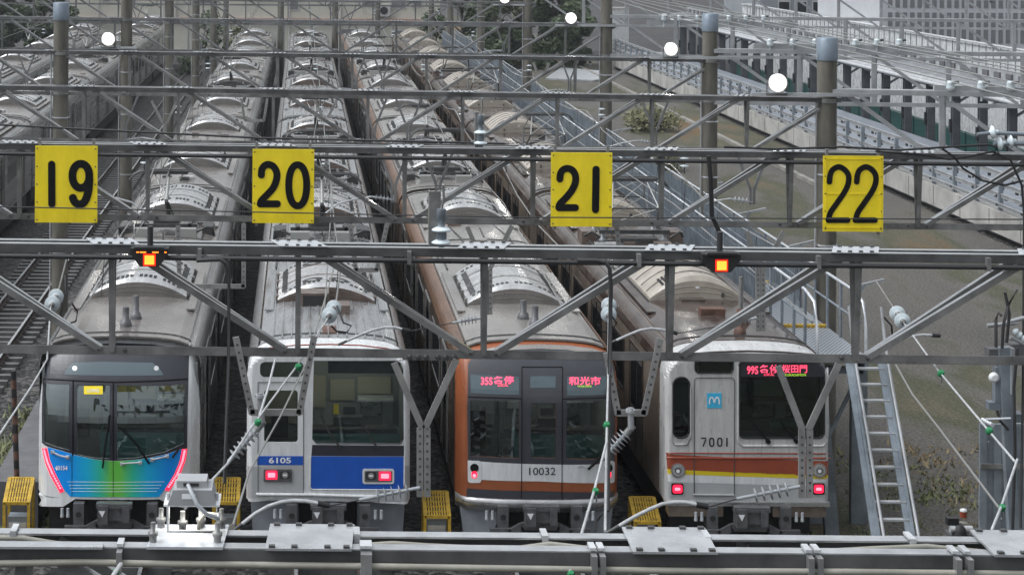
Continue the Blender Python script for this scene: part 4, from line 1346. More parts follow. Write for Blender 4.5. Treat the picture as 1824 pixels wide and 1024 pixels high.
mb = MB(); g1line([(912, 978), (980, 969), (1040, 976), (1150, 984)], .16, .016, M['beige_pipe']); mb.build('conduit', g1)
mb = MB(); g1line([(1430, 984), (1560, 977), (1650, 973), (1760, 984)], .16, .016, M['beige_pipe']); mb.build('conduit', g1)
for u in (13, 214, 638, 647, 657, 980, 1056, 1071, 1276, 1440, 1456, 1648, 1701, 1722):
    mb = MB(); back = u in (13, 638, 980, 1276, 1648)
    x = P(u, 970, 9.84).x; z = g1zt(x)
    if back: mb.box(x - .016, x + .016, .19, .315, z + .012, z + .024, M['white_pipe']); mb.box(x - .016, x + .016, .188, .20, z - .09, z + .02, M['white_pipe'])
    else: mb.box(x - .016, x + .016, -.012, .09, z + .012, z + .026, M['white_pipe']); mb.box(x - .014, x + .014, -.07, -.012, z - .11, z + .0, M['silver'])
    mb.build('pipe_strap', g1)

g2, g2zt, g2pt = gantry(2, 19.3, 434, 455, 865, 'second gantry from the front, carrying two red signals and perforated V brackets', -6.2, 10.9, poles=[(-6.0, None), (10.7, None)], h=1.13, hang=U2)
mb = MB(); mb.tube([g2pt(-6, -.115, -.045), g2pt(10.6, -.115, -.045)], .026, M['dark_wire'], 8); mb.build('conduit', g2)
for x in (-3.2, -1.0, 1.1, 3.4, 5.2, 6.9):
    mb = MB(); mb.box(x - .02, x + .02, -.08, -.006, g2zt(x) - .15, g2zt(x) - .02, M['steel']); mb.build('pipe_strap', g2)
mb = MB()
for k in range(6): mb.lathe(P((730, 745, 759, 780, 794, 808)[k], 635.5, 19.42) - Vector((0, 19.3, 0)), (0, -1, 0), [(0, .03), (.02, .03), (.03, .018)], M['bolt'], 6)
mb.box(P(722,0,19.3).x, P(816,0,19.3).x, .125, .129, P(0,642,19.3).z, P(0,630,19.3).z, M['steel']); mb.build('joint_plate', g2)
g3, g3zt, g3pt = gantry(3, 28.0, 256, 276, 722, 'third gantry from the front, carrying the four yellow number plates', -6.9, 11.6, poles=[(-6.6, None), (11.3, None)], h=1.12, hang=U3)
mb = MB(); mb.tube([g3pt(-6.2, -.14, -.05), g3pt(11.3, -.14, -.05)], .03, M['dark_wire'], 8); mb.build('conduit', g3)
g4, _, _ = gantry(4, 38.0, 153, 180, 656, 'fourth gantry, with floodlight beside its capped column at right', -9.5, 10.7, poles=[(10.45, 60)], hang=U4, rspan=(10.5, 22.0, .12, 1.35, M['steel_light']))
g5, _, _ = gantry(5, 48.5, 90, 112, 628, 'fifth gantry, on capped columns at left and at right', -16, 10.6, poles=[(-6.07, 5), (10.36, 18)], hang=U5, rspan=(10.4, 24.0, .20, 1.3, M['steel_light']))
g6, _, _ = gantry(6, 64.0, 30, 52, 606, 'sixth gantry, crossing high in the view behind the fifth', -16, 10.5, m=M['steel_far'], poles=[(-5.82, None), (10.2, None)], rspan=(10.3, 30.0, .25, 1.3, M['steel_light']))
g7, _, _ = gantry(7, 85.0, -4, 12, 589, 'seventh gantry, just under the upper edge of the view', -20, 10.4, m=M['steel_far'], poles=[(-5.83, None), (10.05, None)], detail=False, rspan=(10.3, 34.0, .3, 1.3, M['steel_light']))
g8, _, _ = gantry(8, 107.0, -28, -16, 580, 'eighth gantry, of which columns and hanging brackets show far back', -20, 10.4, m=M['steel_far'], poles=[(-5.85, None), (10.05, None)], detail=False, rspan=None)
g9, _, _ = gantry(9, 129.0, -44, -34, 575, 'ninth gantry, far back with a column between the trains', -20, 10.4, m=M['steel_far'], poles=[(-5.85, None), (-1.35, None), (2.3, None), (10.05, None)], detail=False)
g10, _, _ = gantry(10, 150.0, -56, -48, 572, 'farthest gantry, in front of the beige building', -20, 10.4, m=M['steel_far'], poles=[(-5.85, None), (6.0, None), (10.2, None)], detail=False)

def track_support(root, D, pt, X, side, zc=5.05):
    """V bracket under the bottom chord, drop post, ribbed insulator and arm out to the contact wire"""
    xb = X + side * 1.35
    a, b = pt(xb - .32, -1.12, .15), pt(xb + .32, -1.12, .15)
    zb_ = a.z - .75
    mb = MB(); mb.bar(a, (xb - .03, .15, zb_), .055, .03, M['steel_far']); mb.bar(b, (xb + .03, .15, zb_), .055, .03, M['steel_far'])
    for dx in (-.035, .035): mb.bar((xb + dx, .15, zb_), (xb + dx, .15, zc + .25), .05, .03, M['steel_far'])
    mb.build('hanging_bracket', root)
    mb = MB(); p, q = Vector((xb, .15, zc + .30)), Vector((xb - side * .45, .15, zc + .36))
    mb.tube([p, q], .02, M['grey_porcelain'], 6)
    for k in range(4): mb.lathe(p.lerp(q, .25 + k * .17), q - p, [(-.008, .02), (0, .065), (.01, .02)], M['grey_porcelain'], 10)
    mb.tube([q, Vector((xb - side * .8, .15, zc + .30)), Vector((X + side * .25, .15, zc + .22)), Vector((X, .15, zc + .02))], .02, M['white_pipe'], 6)
    mb.build('pull_off_arm', root)
    mb = MB(); t = pt(X, -1.12, .15); mb.tube([t, (X, .15, 5.9)], .012, M['dark_wire'], 5)
    for zz in (6.05, 6.2): mb.lathe((X, .15, zz), (0, 0, 1), [(-.02, .02), (0, .09), (.015, .085), (.03, .02)], M['porcelain'], 12)
    mb.build('messenger_hanger', root)
for g_, D_, xs_ in ((4, 38.0, TRK), (5, 48.5, TRK + [-7.8]), (6, 64.0, TRK + [-7.8, -11.4]), (7, 85.0, TRK + [-7.8, -11.4, -15.3]), (8, 107.0, TRK + [-7.8])):
    for k, X_ in enumerate(xs_): track_support(GANTRIES[g_], D_, GPT[g_], X_, 1 if k % 2 else -1)

# ------------------------------------------------------------------ number signs
def sign(quad, glyphs, label, frame=False):
    Y = 27.86
    root = tag(empty('number_sign', P((quad[0] + quad[2]) / 2, quad[1], Y)), label, 'sign', 'yellow track number plates')
    base = root.location.copy()
    a, b = P(quad[0], quad[1], Y) - base, P(quad[2], quad[3], Y) - base
    mb = MB(); mb.box(a.x, b.x, 0, .03, b.z, a.z, M['yellow'])
    if frame:
        for x0, x1, z0, z1 in ((a.x + .03, b.x - .03, a.z - .05, a.z - .035), (a.x + .03, b.x - .03, b.z + .05, b.z + .065), (a.x + .03, b.x - .03, (a.z + b.z) / 2 - .01, (a.z + b.z) / 2 + .01), (a.x + .03, a.x + .045, b.z + .05, a.z - .05), (b.x - .045, b.x - .03, b.z + .05, a.z - .05)):
            mb.box(x0, x1, -.006, .002, z0, z1, M['yellow'])
    pl = mb.build('plate', root)
    mb = MB()
    for x in (a.x + .03, b.x - .03):
        for k in range(5):
            z = a.z - .04 - k * (a.z - b.z - .08) / 4
            mb.lathe((x, -.001, z), (0, -1, 0), [(0, .012), (.006, .008)], M['bolt'], 6)
    mb.build('screw', pl)
    mb = MB()
    for x in (a.x + .06, b.x - .06): mb.box(x - .02, x + .02, .031, .07, b.z - .05, a.z + .10, M['steel'])
    mb.build('hanger', root)
    for pts, w, closed in glyphs:
        mb = MB(); base_ = base
        n_parts = pts if isinstance(pts[0], list) else [pts]
        for j, pp in enumerate(n_parts):
            glyph(pp, w, lambda u, v: P(u, v, Y - .0095 - .0004 * j) - base_, M['black'], mb, closed if j == 0 else False)
        mb.build('numeral', root, fixn=False)
    return root
def z5(l): return [(u / 4, 256 + v / 4) for u, v in l]
def z6(l): return [(456 + u / 4, 256 + v / 4) for u, v in l]
def z7(l): return [(912 + u / 4, 256 + v / 4) for u, v in l]
def z8(l): return [(1368 + u / 4, 256 + v / 4) for u, v in l]
nine_tail = spl([(635, 225), (636, 270), (628, 345), (604, 410), (570, 432), (535, 418), (519, 386)], 8)
sign((62.8, 260, 173, 397), [(z5([(368, 148), (369, 430)]), 13, False), ([z5(sq_oval(576, 230, 60, 86, 36, 2.1)), z5(nine_tail)], 14, True)],
     'yellow plate reading 19 in black, hanging from the gantry at left')
two20 = spl([(38, 224), (42, 185), (62, 157), (92, 149), (125, 165), (147, 205), (146, 255), (122, 315), (78, 365), (40, 405), (30, 430)], 6)
sign((450, 266, 559, 398), [([z6(two20), z6([(30, 429), (152, 429)])], 12.5, False), (z6(sq_oval(297, 297, 64, 146, 40, 2.15)), 12.5, True)],
     'yellow plate reading 20 in black, above the blue panelled train')
two21 = spl([(341, 252), (346, 215), (364, 187), (398, 177), (432, 192), (452, 230), (450, 280), (425, 335), (380, 390), (342, 430), (334, 456)], 6)
sign((982, 272, 1090, 404), [([z7(two21), z7([(334, 456), (452, 456)])], 12.5, False), (z7([(599, 184), (595, 470)]), 13, False)],
     'yellow plate reading 21 in black, above the striped 7001 train')
def two22(o): return spl([(438 + o, 272), (444 + o, 222), (462 + o, 186), (504 + o, 166), (546 + o, 186), (573 + o, 226), (572 + o, 282), (545 + o, 345), (490 + o, 425), (446 + o, 490), (430 + o, 544)], 6)
sign((1467, 278, 1573, 413), [([z8(two22(0)), z8([(430, 545), (568, 545)])], 10.0, False), ([z8(two22(194)), z8([(622, 545), (762, 545)])], 10.0, False)],
     'yellow plate reading 22 in black thinner numerals, ribbed frame, beside the right column', frame=True)

# ------------------------------------------------------------------ red signals under the second gantry
def signal(u, v, label, leds):
    Y = 19.15
    c = P(u, v, Y)
    root = tag(empty('track_signal', c), label, 'signal', 'red signals under the second gantry')
    s = Y / FPX
    mb = MB()
    poly = [(-34 * s, 20 * s), (34 * s, 20 * s), (34 * s, 10 * s), (17 * s, -12 * s), (-17 * s, -12 * s), (-34 * s, 10 * s)]
    mb.prism(poly, -.06, .12, M['under']); mb.prism([(-30 * s, 20 * s), (30 * s, 20 * s), (26 * s, 24 * s), (-26 * s, 24 * s)], -.12, .02, M['under'])
    mb.build('hood', root)
    mb = MB(); mb.box(-11 * s, 11 * s, -.066, -.055, -10.5 * s, 10.5 * s, M['signal_red']); mb.build('lamp_rim', root)
    mb = MB(); mb.box(-8.5 * s, 8.5 * s, -.072, -.064, -8 * s, 8 * s, M['signal_lamp']); mb.build('lamp', root)
    if leds:
        mb = MB()
        for a, b in ((-23, -19), (-17, -6), (5, 16), (27, 30)):
            mb.box(a * s, b * s, -.068, -.058, 12.5 * s, 14.5 * s, M['signal_lamp'])
        mb.build('marker_led', root)
    mb = MB(); mb.tube([(0, .03, .12), (0, .03, .32)], .03, M['dark_wire'], 8)
    mb.build('stem', root)
signal(267, 461, 'dark hooded signal lit orange red with small amber lights, over the leftmost track', True)
signal(1283, 471, 'dark hooded signal lit orange red, over the striped train roof', False)

# ------------------------------------------------------------------ floodlights
def flood(u, v, Y, r, label):
    c = P(u, v, Y)
    r *= .86
    root = tag(empty('floodlight', c), label, 'lamp', 'lit floodlights on the gantries')
    mb = MB(); mb.lathe((0, .02, 0), (0, 1, 0), [(-.04, r * 1.05), (.0, r * 1.08), (.16, r * .7), (.3, r * .35), (.34, .05)], M['steel_far'], 20); mb.build('housing', root)
    mb = MB(); mb.lathe((0, -.03, 0), (0, -1, 0), [(.0, r * .80), (.03, r * .74), (.05, r * .55), (.06, r * .2)], M['flood'], 24); mb.build('lens', root)
    mb = MB(); mb.lathe((0, -.028, 0), (0, -1, 0), [(0, r * 1.04), (.004, r * 1.04), (.005, r * .78)], M['flood_dish'], 24); mb.build('reflector', root)
    mb = MB(); mb.tube([(-r * 1.12, .05, 0), (-r * 1.12, .05, -r * 1.3), (r * 1.12, .05, -r * 1.3), (r * 1.12, .05, 0)], .018, M['steel'], 6); mb.build('yoke', root)
    mb = MB(); mb.bar((-.5, .1, -r * 1.35), (2.0 if u > 900 else .9, .1, -r * 1.35), .07, .06, M['steel_light']); mb.build('arm', root)
flood(193, 70, 63.8, .25, 'lit floodlight between the two left columns')
flood(1017, 33, 63.8, .21, 'lit floodlight before dark trees, upper centre right')
flood(1195, 88, 48.2, .19, 'lit floodlight beside the middle one of the right columns')
flood(1385, 148, 37.8, .205, 'lit floodlight nearest the front, left of the foremost right column')
flood(899, -2, 84.6, .24, 'lit floodlight cut by the upper edge of the view')

# floodlight standing on the nearest gantry, seen from behind
Yf = 10.0
fb = P(342, 950, Yf)
root = tag(empty('floodlight', (fb.x, Yf, g1zt(fb.x) + .016)), 'white boxy floodlight on a bracket over the nearest gantry, seen from behind', 'lamp')
def lp(u, v, dy=0): 
    q = P(u, v, Yf + dy); return q - root.location
s = Yf / FPX
mb = MB()
f = [(265, 975, -.21), (401, 977, -.21), (405, 936, .16), (275, 934, .16)]
vs = [Vector(((u - 342) * s * (1 + d / Yf), d, -.004)) for u, v, d in f]; vs += [v + Vector((0, 0, .014)) for v in vs]
mb.add(vs, [(0, 3, 2, 1), (4, 5, 6, 7), (0, 1, 5, 4), (1, 2, 6, 5), (2, 3, 7, 6), (3, 0, 4, 7)], M['plate']); mb.build('base_plate', root)
for (u, d) in ((276, -.13), (389, -.13), (284, .11), (393, .11), (324, .06), (356, .11)):
    mb = MB(); x = (u - 342) * s
    mb.lathe((x, d, .01), (0, 0, 1), [(0, .020), (.03, .020), (.032, .026), (.05, .026), (.052, .013), (.10, .013)], M['steel'], 8); mb.build('anchor_bolt', root)
z0 = .215; hw = 40 * s
mb = MB(); mb.tube([(-hw - .01, .03, z0), (-hw - .01, .03, .015), (hw + .01, .03, .015), (hw + .01, .03, z0)], .010, M['white_pipe'], 8); mb.build('bracket', root)
mb = MB(); mb.prism([(-.125, .175), (.125, .175), (.105, .255), (-.095, .255)], -.06, .14, M['steel_light'])
mb.prism([(-.08, .255), (.08, .255), (.075, .29), (-.08, .29)], -.02, .12, M['steel_light']); mb.prism([(-.045, .264), (.035, .264), (.035, .28), (-.045, .28)], -.024, -.018, M['grille'])
mb.box(-.145, .145, -.05, .15, .166, .177, M['decal_white']); mb.build('housing', root)
mb = MB(); mb.box(-.11, .11, .0, .14, .156, .165, M['flood_small']); mb.build('lens', root)
mb = MB(); mb.box(-.05, .02, -.0635, -.0605, .21, .235, M['decal_white']); mb.build('data_plate', root)
mb = MB(); mb.tube([(-.02, -.03, .272), (.0, -.09, .255), (.03, -.12, .20), (.08, -.12, .15), (.14, -.08, .115), (.14, -.02, .12)], .011, M['grey_porcelain'], 8); mb.build('cable', root)
mb = MB(); mb.tube([(.14, -.02, .115), (.07, .02, .11), (.035, .06, .05), (.03, .08, .01)], .011, M['beige_pipe'], 8); mb.build('cable', root)
ld = bpy.data.lights.new('floodlight_glow', 'AREA'); ld.energy = 0.5; ld.size = .22; ld.color = (1, .97, .9)
lo = bpy.data.objects.new('floodlight_glow', ld); COL.objects.link(lo); lo.parent = root; lo.location = (0, .05, .15)

# ------------------------------------------------------------------ tracks
def track(x, ya, yb, label, sl=0.6, group='railway tracks in the yard'):
    root = tag(empty('railway_track', (x, ya, 0)), label, 'track', group)
    L = yb - ya
    for sx in (-.5335, .5335):
        mb = MB()
        mb.box(sx - .06, sx + .06, 0, L, .13, .15, M['railside']); mb.box(sx - .012, sx + .012, 0, L, .15, .26, M['railside'])
        mb.box(sx - .033, sx + .033, 0, L, .26, .29, M['railside']); mb.box(sx - .030, sx + .030, 0, L, .29, .294, M['steel_sheen']); mb.build('rail', root)
    def sleeper():
        mb = MB(); mb.box(-1.0, 1.0, -.10, .10, .005, .13, M['sleeper'])
        for sx in (-.5335, .5335):
            for d in (-.1, .1): mb.box(sx + d - .03, sx + d + .03, -.05, .05, .13, .165, M['railside'])
        return mb
    n = int(L / sl)
    for k in range(min(n, 100)):
        shared('sleeper', sleeper, 'sleeper', root, (0, .3 + k * sl, 0))
    if n > 100:
        mb = MB()
        for k in range(100, n): mb.box(-1.0, 1.0, .2 + k * sl, .4 + k * sl, .005, .13, M['sleeper'])
        tag(mb.build('sleeper_row', root), kind='stuff')
track(-7.8, 44, 150, 'empty track with exposed sleepers left of the blue nosed train')
for x, lab in zip(TRK, ('track under the blue nosed train', 'track under the blue panelled train', 'track under the orange edged train', 'track under the striped train')):
    track(x, 22, 36, lab)

# ------------------------------------------------------------------ yellow trackside steps
def yellow_steps(u, vtop, label, flip=1, Yb=33.4):
    s_ = Yb / FPX
    c = P(u, vtop, Yb); h = c.z
    root = tag(empty('trackside_steps', (c.x, Yb - .9, 0)), label, 'steps', 'yellow grating steps between the trains')
    y = M['step_yellow']
    w = .21
    # sloping top made of bars
    def frame_bar(p, q, ww=.045): 
        mb = MB(); mb.bar(p, q, ww, .045, y); return mb
    mb = MB()
    for x in (-w, w):
        mb.bar((x, .9, h), (x, .35, h - .26), .05, .05, y); mb.bar((x, .35, 0), (x, .35, h - .24), .05, .05, y)
        mb.bar((x, .9, 0), (x, .9, h), .05, .05, y); mb.bar((x, .35, .36), (x, -.10, .26), .045, .045, y); mb.bar((x, -.10, 0), (x, -.10, .28), .045, .045, y)
    for (yy, z) in ((.35, h - .26), (.9, h), (.35, .38), (.35, .08), (-.10, .28)): mb.bar((-w, yy, z), (w, yy, z), .05, .05, y)
    mb.build('frame', root)
    mb = MB()
    for k in range(9):
        x = -w + .03 + k * (2 * w - .06) / 8
        mb.bar((x, .9, h + .012), (x, .35, h - .248), .026, .03, y)
    for k in range(6):
        t = k / 5; mb.bar((-w, .9 - .55 * t, h - .26 * t + .006), (w, .9 - .55 * t, h - .26 * t + .006), .02, .03, y)
    mb.build('top_grating', root)
    mb = MB()
    for k in range(9):
        x = -w + .03 + k * (2 * w - .06) / 8
        mb.bar((x, .32, .37), (x, -.09, .28), .03, .02, y)
    mb.build('tread', root)
    mb = MB(); mb.box(-w + .04, w - .04, .5, .75, .1, .6, M['steel_blue']); mb.box(-w + .06, w - .06, .48, .5, .2, .5, M['plate']); mb.build('locker', root)
yellow_steps(38, 852, 'yellow grating steps left of the blue nosed train')
yellow_steps(405, 852, 'yellow grating steps between the blue nosed and blue panelled trains')
yellow_steps(775, 876, 'yellow grating steps between the blue panelled and orange edged trains')
yellow_steps(1143, 886, 'yellow grating steps between the orange edged and striped trains')
mb = MB(); c = P(40, 905, 34.5)
mb.box(c.x - .5, c.x + .32, 34.2, 42, .0, .85, M['concrete_dark']); mb.add([(c.x - .5, 34.2, .854), (c.x + .32, 34.2, .854), (c.x + .32, 42, .854), (c.x - .5, 42, .854)], [(0, 1, 2, 3)], M['concrete_dark'])
tag(mb.build('concrete_platform'), 'low dark concrete platform behind the leftmost yellow steps', 'platform')

# ------------------------------------------------------------------ inspection walkway beside the striped train
def walkway():
    X0, X1, Z = 9.30, 10.22, 3.08
    Y0, Y1 = 34.5, 128.0
    root = tag(empty('inspection_walkway', (X0, Y0, 0)), 'long galvanised walkway with railings and a steep ladder along the striped train', 'walkway')
    L = Y1 - Y0; B = M['steel_blue']; w = X1 - X0
    mb = MB(); mb.box(0, w, 0, L, Z - .04, Z, M['grating']); mb.build('deck', root)
    for x in (0.03, w - .03):
        mb = MB(); mb.box(x - .03, x + .03, 0, L, Z - .24, Z - .045, B); mb.build('side_beam', root)
    y = .3
    while y < L:
        mb = MB()
        lw = .14 if y < 1 else .09
        for x in (.10, w - .06): mb.box(x - lw, x + lw, y, y + .16, 0, Z - .24, B)
        mb.box(0, w, y, y + .12, Z - .36, Z - .24, B)
        mb.bar((.06, y + .1, 1.0), (w - .06, y + .1, Z - .4), .06, .05, B)
        mb.build('support_frame', root); y += 4.6
    def rail(hh, n):
        def mk():
            mb = MB(); l = 4.5
            mb.tube([(0, 0, hh), (0, l, hh)], .026, M['plate'], 6)
            mb.tube([(0, 0, hh * .55), (0, l, hh * .55)], .018, B, 6)
            for k in range(4): mb.box(-.025, .025, k * 1.5 - .02 if k else 0, k * 1.5 + .03, 0, hh, B)
            for k in range(n): mb.box(-.014, .014, .12 + k * (4.3 / n), .165 + k * (4.3 / n), .1, hh - .1, B)
            mb.box(-.008, .008, 0, l, 0, .12, B)
            return mb
        return mk
    y = 0; k = 0
    while y + 4.5 < L:
        if k == 0:
            mb = MB()
            for x in (0.02, w - .02):
                mb.tube([(x, 4.4, Z + 1.05), (x, .9, Z + 1.05), (x, .25, Z + .95), (x, .1, Z + .55), (x, 0.05, Z)], .03, M['plate'], 8)
                mb.tube([(x, 4.4, Z + .55), (x, .4, Z + .55)], .022, B, 6)
                for yy in (.9, 1.7, 2.6, 3.5, 4.3): mb.tube([(x, yy, Z), (x, yy, Z + 1.05)], .03, B, 6)
            mb.build('end_railing', root)
        else:
            shared('railL', rail(1.05, 36), 'railing', root, (.02, y, Z))
            shared('railR', rail(1.05, 30), 'railing', root, (w - .02, y, Z))
        if k % 3 == 0 or k < 3:
            mb = MB(); mb.box(.03, w - .03, y + 2.6, y + 2.72, Z + .004, Z + .05, M['step_yellow']); mb.build('safety_bar', root)
            mb = MB(); mb.bar((w + .0, y + 1.3, Z + 1.0), (w + .75, y + 1.55, Z + 1.12), .05, .05, M['steel_light']); mb.bar((w, y + 1.3, Z + .6), (w + .35, y + 1.4, Z + 1.06), .035, .035, B); mb.build('bracket_arm', root)
        y += 4.6; k += 1
    # ladder
    lad = MB(); a0, a1 = .60, 1.18
    for x in (a0, a1):
        lad.bar((x, -.02, Z - .02), (x - .30, -3.1, .05), .13, .05, B, up=Vector((0, .7, .7)))
        lad.bar((x - .06, .02, Z + .06), (x - .36, -3.06, .13), .025, .10, B, up=Vector((0, .7, .7)))
        lad.tube([(x - .0, .1, Z + .9), (x + .02, -.05, Z + .3), (x + .03, -.3, Z - .12), (x - .20, -3.0, .26)], .028, M['steel_light'], 6)
    ld_ = lad.build('ladder', root)
    for k in range(13):
        t = (k + .6) / 13.2
        mb = MB(); yy = -.02 - 3.08 * t; zz = Z - .02 - (Z - .07) * t
        xx = -.30 * t; mb.box(a0 + .02 + xx, a1 - .02 + xx, yy - .07, yy + .05, zz - .012, zz + .018, M['steel_light']); mb.build('rung', ld_)
    mb = MB()
    mb.bar((-.05, -.1, Z - .25), (-.55, -.4, .0), .20, .12, M['concrete_dark']); mb.bar((-.15, -.8, Z - .6), (.05, -.9, 0), .24, .14, B); mb.build('front_strut', root)
    return root
walkway()

# ------------------------------------------------------------------ viaduct wall, canopy and buildings at the right
XW = 24.4
root = tag(empty('track_wall', (XW, 20, 0)), 'long concrete wall topped by stacked grey rails, right of the gravel lot', 'wall')
mb = MB(); mb.box(.35, .6, 0, 135, 0, .28, M['concrete_dark']); mb.build('wall_foot_shade', root)  # dark strip, its colour standing in for shade under the overhanging slab
mb = MB(); mb.box(0, .55, 0, 135, .22, 1.02, M['concrete'])
for k in range(45): mb.box(-.012, .0, k * 3, k * 3 + .03, .24, 1.0, M['concrete_dark'])
mb.build('wall_slab', root)
mb = MB(); mb.box(.55, 5.2, 0, 135, .9, 1.0, M['skirt']); mb.build('wall_deck', root)
for z0, z1, x in ((1.16, 1.30, .0), (1.46, 1.62, .12), (1.80, 1.96, .24), (2.12, 2.30, .36)):
    mb = MB(); mb.box(x, x + .06, 0, 135, z0, z1, M['steel_light']); mb.box(x - .03, x + .0, 0, 135, z1 - .03, z1, M['steel_light']); mb.build('guard_rail', root)
for k in range(57):
    def post():
        mb = MB(); mb.box(.07, .20, 0, .14, 1.0, 2.28, M['steel_blue'])
        for z in (1.2, 1.52, 1.86, 2.18): mb.box(-.05, .0, .02, .10, z, z + .06, M['bolt'])
        for j in range(6): mb.box(.42, .46, .3 + j * .33, .52 + j * .33, 1.31 + (j % 3) * .34, 1.44 + (j % 3) * .34, M['under'])
        return mb
    shared('gpost', post, 'rail_post', root, (0, k * 2.36, 0))
# row of dark columns with canopy
M['col_dark'] = mat('dark_column_paint', (0.07, 0.078, 0.088), 0.5, var=0.3, scale=2)
root = tag(empty('platform_canopy', (30, 60, 0)), 'long curved edge canopy with corrugated roof on a row of dark columns', 'canopy')
NCOL = 27
for k in range(NCOL):
    def colm():
        mb = MB(); D_ = M['col_dark']
        mb.box(-.17, .17, -.15, .15, 0, 3.7, M['col_dark']); mb.box(-.22, .22, -.03, .03, 0, 3.7, D_)
        mb.box(.5, .62, 1.5, 1.62, 0, 3.7, D_)
        mb.bar((0, .0, 2.9), (1.2, .0, 3.65), .1, .1, M['skirt'])
        mb.box(-.30, -.24, -.1, .05, 1.6, 2.2, M['under'])
        return mb
    shared('ccol', colm, 'column', root, (0, k * 3.5, 0))
LZ = 98.0
mb = MB(); n = 10
pr = [(-.6, 3.72), (-.62, 3.84), (-.5, 3.92), (-.2, 3.98), (1.9, 4.10), (1.9, 4.0), (-.2, 3.84), (-.45, 3.70)]
mb.prism(pr, 0, LZ, M['steel_light'])
for k in range(int(LZ / .45)): mb.bar((-.2, k * .45, 3.99), (1.88, k * .45, 4.11), .03, .10, M['steel_light']); 
ro = mb.build('roof', root)
mb = MB(); mb.box(-.15, .15, 0, LZ, 3.45, 3.70, M['skirt']); mb.build('edge_beam', root)
mb = MB(); mb.tube([(-.68, 0, 3.74), (-.68, LZ, 3.74)], .09, M['white_pipe'], 8); mb.build('gutter', root)
mb = MB()
for k in range(int(LZ / 1.5)): mb.box(1.62, 1.72, k * 1.5, k * 1.5 + .7, 4.16, 4.42, M['concrete_dark'])
mb.box(1.70, 1.82, 0, LZ, 4.06, 4.52, M['steel_light']); mb.build('ridge_vents', root)
mb = MB(); mb.box(21.7, 21.95, 78, 150, 0, .16, M['concrete_kerb']); tag(mb.build('low_kerb'), 'low pale concrete kerb running before the long track wall', 'kerb')
# white pier at the far end
mb = MB(); mb.box(24.3, 25.6, 150, 151.2, 0, 4.6, M['offwhite']); mb.box(24.26, 25.64, 149.96, 151.24, 4.6, 4.75, M['concrete'])
tag(mb.build('concrete_pier'), 'pale rectangular pier beside the upper right column, at the end of the wall', 'pier')
# fence on the raised deck
root = tag(empty('picket_fence', (34.6, 60, 4.0)), 'pale picket fence with top rail along the raised road at upper right', 'fence')
mb = MB(); mb.box(-.03, .03, 0, 90, 1.05, 1.12, M['steel_light']); mb.build('top_rail', root)
for k in range(90):
    shared('picket', lambda: MB().box(-.02, .02, 0, .05, 0, 1.06, M['steel_blue']), 'picket', root, (0, k * 1.0, 0))
mb = MB(); mb.box(35.6, 36.0, 40, 155, 0, 4.85, M['white']); mb.box(35.5, 36.1, 40, 155, 4.85, 4.95, M['white'])
for k in range(30): mb.box(35.585, 35.6, 40 + k * 3.8, 40 + k * 3.8 + .04, 0, 4.85, M['greypaint'])
tag(mb.build('white_parapet_wall'), 'tall white wall behind the dark canopy columns and picket fence', 'wall')
# teal fence
M['teal_mesh'] = mat('teal_fence', (0.05, 0.16, 0.15), 0.5, var=0.2, scale=6)
root = tag(empty('mesh_fence', (32.6, 50, 0)), 'low teal green fence at the foot of the white wall behind the columns', 'fence')
mb = MB(); mb.box(-.02, .02, 0, 95, .05, .92, M['teal_mesh']); mb.build('panel', root)
mb = MB(); mb.tube([(-.03, 0, .98), (-.03, 95, .98)], .03, M['teal_mesh'], 6); mb.build('top_rail', root)
for k in range(48): shared('mpost', lambda: MB().box(-.06, .0, 0, .06, 0, 1.0, M['teal_mesh']), 'post', root, (-.03, k * 2.0, 0))

def building(name, x0, x1, y0, y1, h, m, label, cat='building'):
    root = tag(empty(name, ((x0 + x1) / 2, y0, 0)), label, cat)
    w = (x1 - x0) / 2
    mb = MB(); mb.box(-w, w, 0, y1 - y0, 0, h, m); wl_ = mb.build('wall', root)
    return root, wl_, w
M['wallwhite'] = mat('white_cladding', (0.44, 0.45, 0.47), 0.5, var=0.06, scale=0.6)
M['wallgrey'] = mat('grey_blue_cladding', (0.24, 0.26, 0.28), 0.5, var=0.1, scale=0.5)
M['beige'] = mat('beige_stucco', (0.46, 0.445, 0.39), 0.8, var=0.10, scale=0.35)
M['louvre'] = mat('grey_louvre', (0.15, 0.155, 0.16), 0.5, var=0.1, scale=2)
M['pinkledge'] = mat('pinkish_ledge', (0.36, 0.25, 0.21), 0.7, var=0.15, scale=1)
root, wl_, w = building('white_building', 36.3, 52, 120, 135, 16, M['wallwhite'], 'tall white building with narrow grey window strips at upper right')
for k in range(22):
    x = -w + .35 + k * .46
    zt2 = 8.6 - .05 * k
    shared('strip', lambda: MB().box(0, .27, -.03, .01, 0, 2.35, M['louvre']), 'window_strip', root, (x, 0, 6.05))
for k in range(22):
    shared('strip2', lambda: MB().box(0, .27, -.03, .01, 0, 1.9, M['louvre']), 'window_strip', root, (-w + .35 + k * .46, 0, 3.85))
for z in (5.3, 6.4, 7.6): 
    mb = MB(); mb.box(w - 9.0, w - 8.85, -.05, 0, z, z + .25, M['bolt']); mb.build('vent', root)
root, wl_, w = building('grey_building', 36.3, 46.5, 152, 165, 14, M['wallgrey'], 'grey blue building with white framed black windows, left of the white building')
for i in range(4):
    for j in range(2):
        def wn_():
            mb = MB(); mb.box(-.5, .5, -.05, .01, 0, 1.0, M['offwhite']); mb.box(-.40, .40, -.07, -.05, .1, .9, M['sidewin']); return mb
        shared('gwin', wn_, 'window', root, (-3.2 + i * 1.35, 0, 4.3 + j * 1.25))
